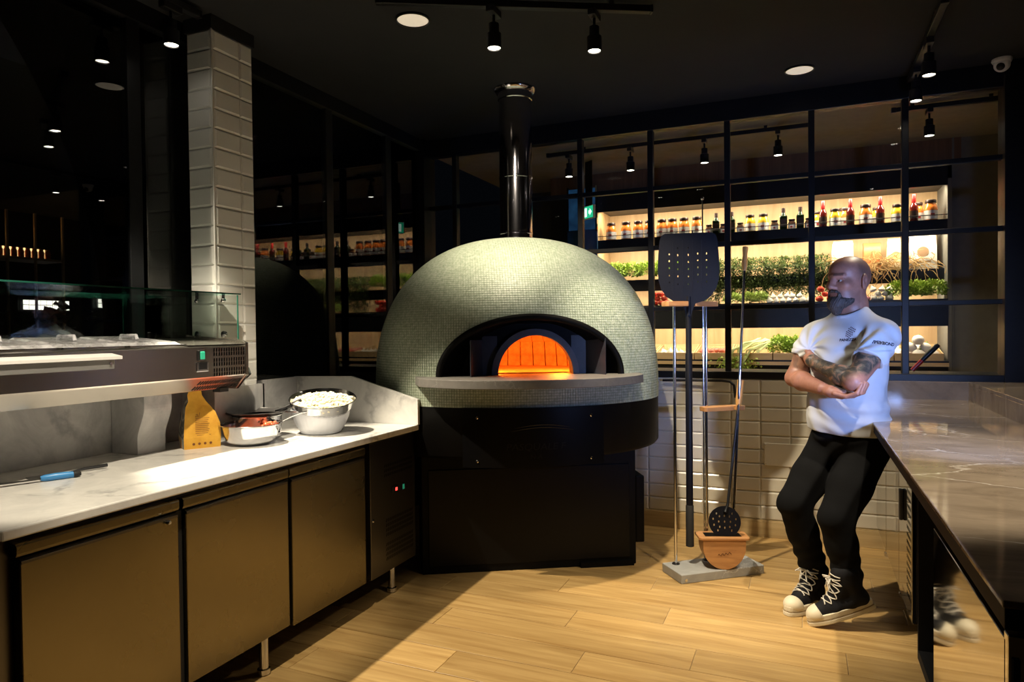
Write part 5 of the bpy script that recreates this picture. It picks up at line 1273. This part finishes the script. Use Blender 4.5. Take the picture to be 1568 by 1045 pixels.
# ------------------------------------------------------------------ the man leaning on the bar
class Field:
    """signed distance field on a grid, blended from rounded shapes and meshed with surface nets"""
    def __init__(self, lo, hi, h):
        self.lo = np.array(lo, np.float32); self.h = h
        self.n = np.ceil((np.array(hi)-np.array(lo))/h).astype(int)+1
        self.f = np.full(self.n, 1.0, np.float32)
    def _win(self, lo, hi):
        i0 = np.clip(np.floor((np.array(lo)-self.lo)/self.h).astype(int), 0, self.n); i1 = np.clip(np.ceil((np.array(hi)-self.lo)/self.h).astype(int)+1, 0, self.n)
        sl = tuple(slice(a, b) for a, b in zip(i0, i1))
        ax = [self.lo[d]+self.h*np.arange(i0[d], i1[d], dtype=np.float32) for d in range(3)]
        return sl, np.meshgrid(*ax, indexing='ij')
    def _mix(self, sl, d, k, op):
        g = self.f[sl]
        if op == 'add':
            hh = np.maximum(k-np.abs(g-d), 0)/max(k, 1e-6); self.f[sl] = np.minimum(g, d)-hh*hh*k*0.25
        elif op == 'sub':
            d = -d; hh = np.maximum(k-np.abs(g-d), 0)/max(k, 1e-6); self.f[sl] = np.maximum(g, d)+hh*hh*k*0.25
    def cone(self, a, b, r1, r2, k=0.02, op='add'):
        a = np.array(a, np.float32); b = np.array(b, np.float32); R_ = max(r1, r2)+k+self.h*3
        sl, (X_, Y_, Z_) = self._win(np.minimum(a, b)-R_, np.maximum(a, b)+R_)
        ab = b-a; L = float(ab@ab)+1e-9
        t = np.clip(((X_-a[0])*ab[0]+(Y_-a[1])*ab[1]+(Z_-a[2])*ab[2])/L, 0, 1)
        d = np.sqrt((X_-a[0]-t*ab[0])**2+(Y_-a[1]-t*ab[1])**2+(Z_-a[2]-t*ab[2])**2)-(r1+t*(r2-r1))
        self._mix(sl, d, k, op); return self
    def chain(self, pts, rs, k=0.02, op='add'):
        for i in range(len(pts)-1): self.cone(pts[i], pts[i+1], rs[i], rs[i+1], k, op)
        return self
    def ell(self, c, r, k=0.02, op='add', rot=None):
        c = np.array(c, np.float32); r = np.array(r, np.float32); R_ = float(r.max())+k+self.h*3
        sl, (X_, Y_, Z_) = self._win(c-R_, c+R_)
        q = np.stack([X_-c[0], Y_-c[1], Z_-c[2]], -1)
        if rot is not None: q = q @ np.array(rot, np.float32)
        k0 = np.sqrt(((q/r)**2).sum(-1)); k1 = np.sqrt(((q/(r*r))**2).sum(-1))+1e-6
        self._mix(sl, (k0*(k0-1)/k1).astype(np.float32), k, op); return self
    def cut(self, p, nrm_):
        """keep the side the normal points away from"""
        X_, Y_, Z_ = np.meshgrid(*[self.lo[d]+self.h*np.arange(self.n[d], dtype=np.float32) for d in range(3)], indexing='ij')
        nn = np.array(nrm_, np.float32); nn /= np.linalg.norm(nn)
        self.f = np.maximum(self.f, (X_-p[0])*nn[0]+(Y_-p[1])*nn[1]+(Z_-p[2])*nn[2]); return self
    def cut_local(self, lo, hi, p, nrm_):
        sl, (X_, Y_, Z_) = self._win(lo, hi); nn = np.array(nrm_, np.float32); nn /= np.linalg.norm(nn)
        self.f[sl] = np.maximum(self.f[sl], (X_-p[0])*nn[0]+(Y_-p[1])*nn[1]+(Z_-p[2])*nn[2]); return self
    def ripple(self, fn):
        G_ = np.meshgrid(*[self.lo[d]+self.h*np.arange(self.n[d], dtype=np.float32) for d in range(3)], indexing='ij')
        near = np.abs(self.f) < 0.05
        self.f = np.where(near, self.f+fn(*G_), self.f).astype(np.float32); return self
    def union(self, other):
        assert self.f.shape == other.f.shape; self.f = np.minimum(self.f, other.f); return self
    def mesh(self, name, mat):
        f = self.f; ins = f < 0; n = self.n
        c = np.zeros(tuple(n-1), np.int8)
        for dx in (0,1):
            for dy in (0,1):
                for dz in (0,1): c += ins[dx:n[0]-1+dx, dy:n[1]-1+dy, dz:n[2]-1+dz]
        cells = np.argwhere((c > 0) & (c < 8)); idx = np.full(tuple(n-1), -1, np.int64); idx[tuple(cells.T)] = np.arange(len(cells))
        acc = np.zeros((len(cells), 3), np.float64); cntv = np.zeros(len(cells))
        off = [(0,0,0),(1,0,0),(0,1,0),(1,1,0),(0,0,1),(1,0,1),(0,1,1),(1,1,1)]
        for i in range(8):
            for j in range(i+1, 8):
                if bin(i ^ j).count('1') != 1: continue
                a = cells+off[i]; b = cells+off[j]; fa = f[tuple(a.T)].astype(np.float64); fb = f[tuple(b.T)].astype(np.float64)
                m = (fa < 0) != (fb < 0); t = np.where(m, fa/np.where(np.abs(fa-fb) < 1e-9, 1, fa-fb), 0)
                acc += np.where(m[:, None], a+(b-a)*t[:, None], 0); cntv += m
        V = self.lo+self.h*acc/cntv[:, None]
        quads = []
        for d in range(3):
            e1, e2 = [(1,2),(2,0),(0,1)][d]
            sl0 = [slice(1, n[k]-1) for k in range(3)]; sl1 = list(sl0); sl0[d] = slice(0, n[d]-1); sl1[d] = slice(1, n[d])
            A = ins[tuple(sl0)]; B = ins[tuple(sl1)]
            for flip in (False, True):
                q = np.argwhere(A & ~B if not flip else ~A & B)
                if not len(q): continue
                base = q.copy(); base += 1; base[:, d] -= 1
                def cell(o1, o2):
                    p = base.copy(); p[:, e1] -= o1; p[:, e2] -= o2; return idx[tuple(p.T)]
                Q = np.stack([cell(1,1), cell(0,1), cell(0,0), cell(1,0)], 1)
                quads.append(Q[:, ::-1] if flip else Q)
        Q = np.concatenate(quads); Q = Q[(Q >= 0).all(1)]
        me = bpy.data.meshes.new(name); me.vertices.add(len(V)); me.vertices.foreach_set('co', V.astype(np.float32).ravel())
        me.loops.add(Q.size); me.loops.foreach_set('vertex_index', Q.ravel().astype(np.int32)); me.polygons.add(len(Q))
        me.polygons.foreach_set('loop_start', np.arange(0, Q.size, 4, dtype=np.int32)); me.polygons.foreach_set('use_smooth', np.ones(len(Q), bool))
        me.update(calc_edges=True); me.materials.append(mat); return me, V

def seg_dist(V, a, b):
    a = np.array(a); b = np.array(b); ab = b-a; t = np.clip(((V-a)@ab)/(ab@ab), 0, 1); return np.linalg.norm(V-a-t[:, None]*ab, axis=1)

# man frame: a = his left, b = forward; the mesh frame is x = -a, y = b, z
def P(a, b, z): return (-a, b, z)
MP0 = (0.196, 3.748); MROT = math.atan2(0.574, -0.819)

# --- joints
shL, elL, wrL = P(.190,.0,1.352), P(.185,.240,1.148), P(-.030,.186,1.215)
shR, elR, wrR = P(-.152,.015,1.352), P(-.218,.105,1.135), P(.030,.238,1.104)
H0 = np.array(P(.004,-.018,1.613)); hy = R(13)    # head centre, turned to his right
hl = np.array((-math.cos(hy), -math.sin(hy)*1.0, 0)); hf = np.array((math.sin(hy), math.cos(hy), 0)); hu = np.array((0, 0, 1.0))
hl = np.array((-math.cos(hy), math.sin(hy), 0))
def HP(l, f, u): return tuple(H0+hl*l+hf*f+hu*u)
HROT = np.stack([hl, hf, hu], 1)

body = Field((-.36,-.20,1.0), (.36,.38,1.78), 0.0032)
for s, e, w in ((shL, elL, wrL), (shR, elR, wrR)):
    s, e, w = np.array(s), np.array(e), np.array(w)
    body.chain([tuple(s), tuple(s*.55+e*.45), tuple(e)], [.060, .055, .043], .025)
    body.chain([tuple(e), tuple(e*.68+w*.32), tuple(w)], [.041, .046, .030], .02)
body.cone(P(-.13,-.01,1.352), P(.17,-.01,1.352), .055, .055, .04)
body.ell(P(.01,-.015,1.30), (.13,.09,.13), .05)
body.chain([P(.004,-.040,1.40), P(.004,-.040,1.50), P(.004,-.032,1.56)], [.078, .068, .066], .03)
# head
body.ell(HP(0,-.012,.035), (.079,.100,.096), .02, rot=HROT)
body.ell(HP(0,.028,-.035), (.065,.072,.085), .03, rot=HROT)
body.ell(HP(0,.030,.062), (.068,.066,.052), .03, rot=HROT)
body.ell(HP(0,.026,-.078), (.056,.062,.044), .03, rot=HROT)
body.cone(HP(0,.076,-.098), HP(0,.074,-.098), .024, .024, .025)
for s in (-1, 1):
    body.ell(HP(s*.046,.066,-.014), (.024,.022,.020), .025, rot=HROT)
    body.ell(HP(s*.031,.108,.008), (.020,.020,.013), .012, 'sub', rot=HROT)
    body.cone(HP(s*.012,.098,.030), HP(s*.046,.080,.033), .0115, .0060, .014)
    body.cone(HP(s*.016,.0920,.0175), HP(s*.047,.0805,.0145), .0058, .0050, .004)
    body.cone(HP(s*.018,.0900,-.0035), HP(s*.045,.0795,-.0035), .0054, .0048, .006)
    body.cone(HP(s*.013,.103,-.026), HP(s*.013,.101,-.026), .0095, .0095, .007)
    er = HROT @ np.array(((math.cos(.35*s), math.sin(.35*s), 0), (-math.sin(.35*s), math.cos(.35*s), 0), (0,0,1)))
    body.ell(HP(s*.083,-.014,.002), (.0090,.024,.036), .006, rot=er)
    body.ell(HP(s*.080,-.010,-.024), (.008,.011,.012), .006, rot=er)
    body.ell(HP(s*.093,-.010,.004), (.007,.010,.017), .005, 'sub', rot=er)
body.chain([HP(0,.096,.026), HP(0,.104,.004), HP(0,.117,-.020)], [.0095, .010, .0135], .012)
body.cone(HP(-.019,.092,-.0545), HP(.019,.092,-.0545), .0065, .0065, .006).cone(HP(-.016,.0915,-.0665), HP(.016,.0915,-.0665), .0080, .0080, .006)
body.cone(HP(-.022,.104,-.0608), HP(.022,.104,-.0608), .0028, .0028, .003, 'sub')
# his right hand wrapped under and round his left elbow
kn = []
body.chain([wrR, P(.085,.250,1.096), P(.132,.250,1.088)], [.0265,.028,.025], .006)
body.ell(P(.098,.252,1.092), (.050,.034,.022), .012)
for i in range(4):
    o = i*.0185; L = (1.0, 1.06, 1.0, .85)[i]
    body.chain([P(.118,.280-o,1.090), P(.172,.277-o,1.080), P(.172+.046*L,.268-o*1.08,1.098), P(.172+.058*L,.252-o*1.10,1.098+.042*L)], [.0110,.0100,.0092,.0080], .005)
body.chain([P(.062,.222,1.088), P(.098,.205,1.078), P(.130,.196,1.080), P(.150,.192,1.086)], [.0135,.0115,.0105,.0090], .006)
# his left hand tucked between the right arm and the chest
body.chain([wrL, P(-.070,.172,1.230), P(-.104,.150,1.242)], [.029,.030,.025], .015)
for i in range(4):
    body.chain([P(-.102,.156-.004*i,1.268-.018*i), P(-.130,.128-.004*i,1.274-.018*i), P(-.142,.098,1.276-.017*i)], [.0105,.0095,.008], .005)
body.chain([P(-.060,.168,1.246), P(-.085,.156,1.262), P(-.108,.138,1.276)], [.0135,.0110,.0090], .006)

# skin with tattoos, stubble and lips carried by point attributes
m_, nt, b = new_mat('skin'); setp(b, 0.48, sss=0.08)
mp = coords(nt)
nz = noise(nt, mp, 45, 4); rs_ = ramp(nt, [(.3, (.30,.135,.092)), (.7, (.40,.185,.128))]); nt.links.new(nz.outputs['Fac'], rs_.inputs[0])
tn = noise(nt, mp, 22, 5, .6, 1.2); rt_ = ramp(nt, [(.36, (.018,.020,.016)), (.48, (.050,.050,.036)), (.55, (.16,.105,.060)), (.66, (.30,.155,.09))]); nt.links.new(tn.outputs['Fac'], rt_.inputs[0])
def attr_mix(prev, attr, col, maxv=1.0):
    at = N(nt, 'ShaderNodeAttribute'); at.attribute_name = attr
    mu = N(nt, 'ShaderNodeMath', operation='MULTIPLY'); mu.inputs[1].default_value = maxv; nt.links.new(at.outputs['Fac'], mu.inputs[0])
    mx = N(nt, 'ShaderNodeMix', data_type='RGBA'); nt.links.new(mu.outputs[0], mx.inputs[0]); nt.links.new(prev, mx.inputs[6])
    if isinstance(col, tuple): mx.inputs[7].default_value = (*col, 1)
    else: nt.links.new(col, mx.inputs[7])
    return mx.outputs[2]
o_ = attr_mix(rs_.outputs[0], 'ink', rt_.outputs[0], .95)
o_ = attr_mix(o_, 'stubble', (.075,.052,.045), .62)
o_ = attr_mix(o_, 'lip', (.30,.11,.09), .6)
o_ = attr_mix(o_, 'brow', (.045,.028,.022), .6)
nt.links.new(o_, b.inputs['Base Color']); bump(nt, b, nz.outputs['Fac'], .12, .001)

me, V = body.mesh('person', MAT['skin'])
def smooth01(x, a, b_): t = np.clip((x-a)/(b_-a), 0, 1); return t*t*(3-2*t)
dl = np.minimum(seg_dist(V, shL, elL), seg_dist(V, elL, wrL)); dr = seg_dist(V, shR, elR)
drf = seg_dist(V, elR, wrR)
rel = (V-H0) @ np.stack([hl, hf, hu], 1)
tl = np.clip(((V-np.array(shL)) @ (np.array(elL)-np.array(shL)))/np.sum((np.array(elL)-np.array(shL))**2), 0, 1)
ink = (dl < .062)*(dl < drf)*1.0
elbow_bare = smooth01(np.linalg.norm(V-(np.array(elL)+np.array((-.02,.0,-.02))), axis=1), .045, .075)
back_bare = smooth01((V-np.array(elL)) @ np.array((-.55,-.45,-.70)), .030, .012)      # underside and outer edge stay bare
ink = ink*elbow_bare*np.maximum(back_bare, 0)
inkr = (dr < .062)*(dr < dl)*smooth01(V[:, 2], 1.16, 1.20)*.55
headm = np.linalg.norm(V-H0, axis=1) < .17
stub = headm*(smooth01(rel[:, 2], -.005, .05)*smooth01(-rel[:, 1], -.045, .0)*smooth01(np.abs(rel[:, 0]), -.1, .03)+.0)*(np.abs(rel[:, 0]) < .0835)
stub = np.maximum(stub, headm*smooth01(-rel[:, 2], .025, .07)*smooth01(np.abs(rel[:, 0]), .012, .03)*.55*(rel[:, 1] > .0))
lip = headm*(np.abs(rel[:, 2]+.061) < .010)*(rel[:, 1] > .088)*(np.abs(rel[:, 0]) < .020)
brow = headm*(np.abs(rel[:, 2]-.036) < .0065)*(rel[:, 1] > .072)*(np.abs(rel[:, 0]) > .010)*(np.abs(rel[:, 0]) < .050)
for nm, arr in (('ink', np.maximum(ink, inkr)), ('stubble', stub), ('lip', lip*1.0), ('brow', brow*1.0)):
    at = me.attributes.new(nm, 'FLOAT', 'POINT'); at.data.foreach_set('value', arr.astype(np.float32))
man = link('person', me, None, (MP0[0], MP0[1], 0), MROT)
tag(man, 'person in white printed t-shirt and black trousers leaning on the bar, arms crossed', 'person')
sm = man.modifiers.new('smooth', 'SMOOTH'); sm.factor = .4; sm.iterations = 2
# eyes
m_, nt, b = new_mat('eye'); setp(b, 0.12)
b.inputs['Base Color'].default_value = (.40,.37,.35,1)
plain('iris', (.03,.018,.012), .1, var=.1)
for s in (-1, 1):
    e = MB().sphere(HP(s*.0310,.0792,.0065), .0122, 14, 10).obj('eye', MAT['eye'], man, smooth=True)
    MB().sphere(HP(s*.0310-.0025,.0850,.0070), .0076, 12, 8).obj('iris', MAT['iris'], e, smooth=True)
# beard
bd_ = Field(H0-np.array((.13,.06,.20)), H0+np.array((.13,.18,.05)), 0.0026)
bd_.chain([HP(0,.078,-.082), HP(0,.084,-.112), HP(0,.078,-.142)], [.033,.031,.021], .02)
for s in (-1, 1):
    bd_.chain([HP(s*.010,.080,-.098), HP(s*.036,.062,-.096), HP(s*.050,.038,-.088), HP(s*.054,.016,-.076)], [.029,.021,.013,.005], .02)
    bd_.chain([HP(s*.003,.1065,-.043), HP(s*.020,.100,-.047), HP(s*.030,.0915,-.060), HP(s*.030,.086,-.085)], [.0065,.0068,.0070,.014], .008)
bd_.cone(HP(-.019,.104,-.0605), HP(.019,.104,-.0605), .0105, .0105, .004, 'sub')
bd_.ripple(lambda X_, Y_, Z_: 0.0014*np.sin(X_*520+Z_*210)*np.sin(Y_*430+Z_*90)+0.0010*np.sin(Z_*330+X_*700))
m_, nt, b = new_mat('beard_hair'); setp(b, .6)
mp = coords(nt, (260, 260, 40)); n = noise(nt, mp, 1.0, 3); r_ = ramp(nt, [(.35, (.018,.013,.011)), (.7, (.095,.075,.062))]); nt.links.new(n.outputs['Fac'], r_.inputs[0]); nt.links.new(r_.outputs[0], b.inputs['Base Color']); bump(nt, b, n.outputs['Fac'], .8, .002)
bme, _ = bd_.mesh('beard', MAT['beard_hair']); link('beard', bme, man)

# --- t-shirt
sh_ = Field((-.34,-.24,.86), (.34,.30,1.53), 0.0045)
sh_.ell(P(.004,.004,1.00), (.190,.160,.22), .03).ell(P(.012,-.004,1.22), (.180,.140,.20), .08)
sh_.ell(P(.004,.0,.92), (.188,.158,.13), .05)
sh_.cone(P(-.105,-.008,1.345), P(.140,-.012,1.345), .082, .082, .06)
for s, e in ((-1, .105), (1, .150)): sh_.cone(P(.004,-.040,1.448), P(s*e,-.014,1.375), .070, .052, .05)
sv_ = Field((-.34,-.24,.86), (.34,.30,1.53), 0.0045)
for S, E_ in ((shL, elL), (shR, elR)):
    S, E_ = np.array(S), np.array(E_); d = E_-S; end = S+d*.56; u = d/np.linalg.norm(d)
    tmp = Field((-.34,-.24,.86), (.34,.30,1.53), 0.0045)
    tmp.chain([tuple(S), tuple(S+d*.3), tuple(S+d*.75)], [.072, .071, .073], .02)
    tmp.cut(tuple(end), tuple(u))
    tmp.chain([tuple(S+d*.40), tuple(S+d*.9)], [.050, .0635], .002, 'sub')
    sv_.union(tmp)
hh = np.maximum(.03-np.abs(sh_.f-sv_.f), 0)/.03; sh_.f = np.minimum(sh_.f, sv_.f)-hh*hh*.03*.25
for S, E_ in ((shL, elL), (shR, elR)):          # keep the sleeve openings clear of the blend
    S, E_ = np.array(S), np.array(E_); d = E_-S
    pass
# collar
sh_.cone(P(.004,.005,1.525), P(.004,-.030,1.478), .082, .068, .004, 'sub')
ring = [P(.004+.073*math.cos(t), -.022+.070*math.sin(t), 1.466-.022*math.sin(t)) for t in np.linspace(0, 2*math.pi, 25)]
for i in range(24): sh_.cone(ring[i], ring[i+1], .0072, .0072, .004)
# drapery: pulls fanning out from the armpits, slack rolls above the belt
def folds(X_, Y_, Z_):
    A_ = -X_; d = np.zeros_like(X_)
    for pa, pz, sg, n_ in ((.150, 1.285, 1, 15), (-.130, 1.285, -1, 15)):
        da, dz = (A_-pa)*sg, Z_-pz; rr = np.sqrt(da*da+dz*dz)+1e-4; th = np.arctan2(dz, -da)
        d += .0052*np.sin(th*n_*.62+3*rr*8)*np.exp(-((rr-.085)/.065)**2)*np.clip((Y_-.01)*14, 0, 1)
    d += .0060*np.sin(Z_*88+A_*16+1.5*np.sin(A_*14))*np.exp(-((Z_-.965)/.075)**2)*np.clip(.45+A_*3, .15, 1)
    d += .0032*np.sin(A_*46+Z_*30+1.2*np.sin(Y_*40))*np.clip((1.36-Z_)*8, 0, 1)
    d += .0024*np.sin(Z_*60-Y_*70+A_*20)*np.clip((A_-.17)*20, 0, 1)
    return d.astype(np.float32)
sh_.ripple(folds)
sh_.cut(P(0,0,.880), (0.06, 0.0, -1))
plain('white_cotton', (.54, .55, .57), .85, var=.03, scale=8, bmp=.15, bscale=500, spec=.2)
sme, SV = sh_.mesh('t_shirt', MAT['white_cotton']); shirt = link('t_shirt', sme, man)
# prints laid on the cloth
from mathutils.bvhtree import BVHTree
bv = BVHTree.FromPolygons([tuple(v) for v in SV], [tuple(p.vertices) for p in sme.polygons])
plain('dark_print', (.020,.022,.040), .7); plain('wine_print', (.075,.030,.035), .7)
def print_on(vs, fs, centre, right, view, mat, name, rot=0.0, lift=.0012):
    c = Vector(centre); r0_ = Vector(right).normalized(); d = Vector(view).normalized(); up_ = Vector((0,0,1)); mb = MB(); out = []
    for x, y, z in vs:
        x, y = x*math.cos(rot)-y*math.sin(rot), x*math.sin(rot)+y*math.cos(rot)
        p = c+r0_*x+up_*y+d*.3; hit = bv.ray_cast(p, -d, .8)
        q = hit[0] if hit[0] is not None else c+r0_*x+up_*y
        out.append(tuple(q+d*(lift+max(0, z))))
    mb.add(out, fs); return mb.obj(name, mat, shirt)
chest_view = (-.30, .95, 0); chest_right = (-.95, -.30, 0)
tv, tf_ = text_geo('PANEZZA', .0175, .0, 0, offset=.0006)
print_on(tv, tf_, P(.088,.15,1.333), chest_right, chest_view, MAT['dark_print'], 'chest_lettering', R(3))
em = MB()
for r in range(6):
    for k in range(-2, 3):
        cx = k*.0076+(.0038 if r % 2 else 0); cy = (r-2.5)*.0088
        if (cx/.0175)**2+(cy/.029)**2 > 1: continue
        em.add([(cx-.0032, cy, 0), (cx, cy-.0042, 0), (cx+.0032, cy, 0), (cx, cy+.0042, 0)], [(0,1,2,3)])
print_on(em.v, em.f, P(.095,.15,1.368), chest_right, chest_view, MAT['wine_print'], 'chest_emblem', R(-28))
tv, tf_ = text_geo('/PERBOND', .0205, .0, .2, offset=.0009)
print_on(tv, tf_, P(.240,.100,1.318), (-.528,-.849,0), (-.849,.528,0), MAT['dark_print'], 'sleeve_lettering', R(-9))

# --- trousers
tr = Field((-.34,-.24,.06), (.34,.40,.93), 0.006)
hipR, kneeR, ankR = P(-.092,-.02,.80), P(-.118,.250,.535), P(-.118,.080,.150)
hipL, kneeL, ankL = P(.090,-.02,.80), P(.095,.235,.500), P(.118,.172,.205)
tr.ell(P(0,-.012,.855), (.182,.150,.09), .04).ell(P(0,-.03,.80), (.180,.140,.12), .04)
tr.chain([hipR, tuple(np.array(hipR)*.45+np.array(kneeR)*.55), kneeR], [.102,.092,.076], .03).chain([kneeR, tuple(np.array(kneeR)*.6+np.array(ankR)*.4), ankR], [.076,.073,.062], .02)
tr.chain([hipL, tuple(np.array(hipL)*.45+np.array(kneeL)*.55), kneeL], [.102,.092,.076], .03).chain([kneeL, tuple(np.array(kneeL)*.6+np.array(ankL)*.4), ankL], [.076,.071,.062], .02)
tr.ripple(lambda X_, Y_, Z_: (0.0050*np.sin(Z_*80+X_*30+Y_*20)*np.clip((.38-Z_)*8, 0, 1)+0.0050*np.sin(Z_*46+Y_*52+X_*25+np.sin(X_*30))*np.clip((Z_-.4)*6, 0, 1)).astype(np.float32))
tr.cut(P(0,0,.905), (0, 0, 1))
plain('black_cotton', (.0035, .0035, .004), .9, var=.2, spec=.15)
tme_, _ = tr.mesh('trousers', MAT['black_cotton']); link('trousers', tme_, man)

# --- high-top shoes: local x from heel to toe
plain('canvas_black', (.008,.008,.010), .75, spec=.2); plain('cream_rubber', (.62,.55,.40), .5, var=.06); plain('sole_line', (.30,.22,.12), .6); plain('lace_cotton', (.60,.56,.48), .8)
def outline(k=1.0):
    pts = []
    for i in range(36):
        t = 2*math.pi*i/36; x = .150+.152*math.cos(t)*k; w = .040+.010*math.sin(math.pi*min(1, max(0, (x-.02)/.30))*.8)+.004*(x > .18)
        pts.append((x, w*math.copysign(abs(math.sin(t))**.72, math.sin(t))*k))
    return pts
def make_shoe(ax, bx_, z, rz, pitch, label):
    up_f = Field((-.03,-.08,-.01), (.34,.08,.26), .0035)
    up_f.chain([(.045,0,.060), (.10,0,.055), (.17,0,.050), (.235,0,.046)], [.040,.042,.043,.040], .02)
    up_f.chain([(.058,0,.080), (.066,0,.150), (.060,0,.185)], [.044,.048,.053], .02)
    up_f.chain([(.19,0,.070), (.115,0,.120), (.095,0,.185)], [.030,.036,.040], .02)
    up_f.cut((0,0,.018), (0,0,-1))
    um, UV = up_f.mesh('shoe', MAT['canvas_black'])
    s = link('shoe', um, man); s['label'] = label
    s.matrix_local = Matrix.Translation((ax, bx_, z)) @ Matrix.Rotation(rz, 4, 'Z') @ Matrix.Rotation(pitch, 4, 'Y') @ Matrix.Translation((-.285, 0, 0))
    so_ = MB().prism(outline(1.03), 0, .020, 'z').prism(outline(1.0), .022, .046, 'z').obj('sole', MAT['cream_rubber'], s, bevel=.004)
    MB().prism(outline(1.015), .0195, .0225, 'z').obj('sole_stripe', MAT['sole_line'], s)
    tc = Field((.18,-.08,.0), (.34,.08,.12), .0035); tc.ell((.238,0,.044), (.062,.049,.042), .01); tc.cut((0,0,.03), (0,0,-1)); tc.cut((.222,0,0), (-1,0,.25))
    tm_, _ = tc.mesh('toe_cap', MAT['cream_rubber']); link('toe_cap', tm_, s)
    la = MB(); sv2 = BVHTree.FromPolygons([tuple(v) for v in UV], [tuple(p.vertices) for p in um.polygons])
    def hug(pts, lift=.0030):
        out = []
        for p0, p1 in zip(pts[:-1], pts[1:]):
            for k in range(8): out.append(Vector(p0).lerp(Vector(p1), k/8))
        out.append(Vector(pts[-1])); res = []
        for p in out:
            c_, n_, *_r = sv2.find_nearest(p); res.append(tuple(c_+n_*lift))
        return res
    for zz in ([(.205,-.030,.085), (.178,.040,.085), (.150,-.036,.115), (.178,-.040,.085), (.150,.042,.100), (.118,-.040,.155), (.110,.046,.150), (.104,-.036,.190), (.100,.040,.188)],
               [(.205,.030,.085), (.165,-.042,.092), (.128,.046,.130), (.112,-.042,.172), (.106,.046,.178)]):
        la.tube(hug(zz), .0027, 6)
    la.tube([(.136,.004,.188), (.160,.024,.196), (.158,.044,.178), (.140,.012,.184)], .003, 6); la.tube([(.136,-.004,.188), (.162,-.020,.198), (.160,-.044,.180), (.140,-.010,.184)], .003, 6)
    la.tube([(.138,0,.186), (.158,.012,.166), (.164,.020,.140)], .003, 6); la.tube([(.138,0,.186), (.158,-.012,.166), (.168,-.018,.142)], .003, 6)
    la.obj('laces', MAT['lace_cotton'], s, smooth=True)
    return s
def foot(ta, tb, ha, hb, z, pitch, label):
    p, q = P(ta, tb, 0), P(ha, hb, 0); return make_shoe(p[0], p[1], z, math.atan2(p[1]-q[1], p[0]-q[0]), pitch, label)
foot(-.098, .318, -.118, .03, .0, 0.0, 'black canvas high-top with cream toe, flat on the floor')
foot(.030, .318, .215, .120, .003, R(20), 'black canvas high-top with cream toe, heel raised')
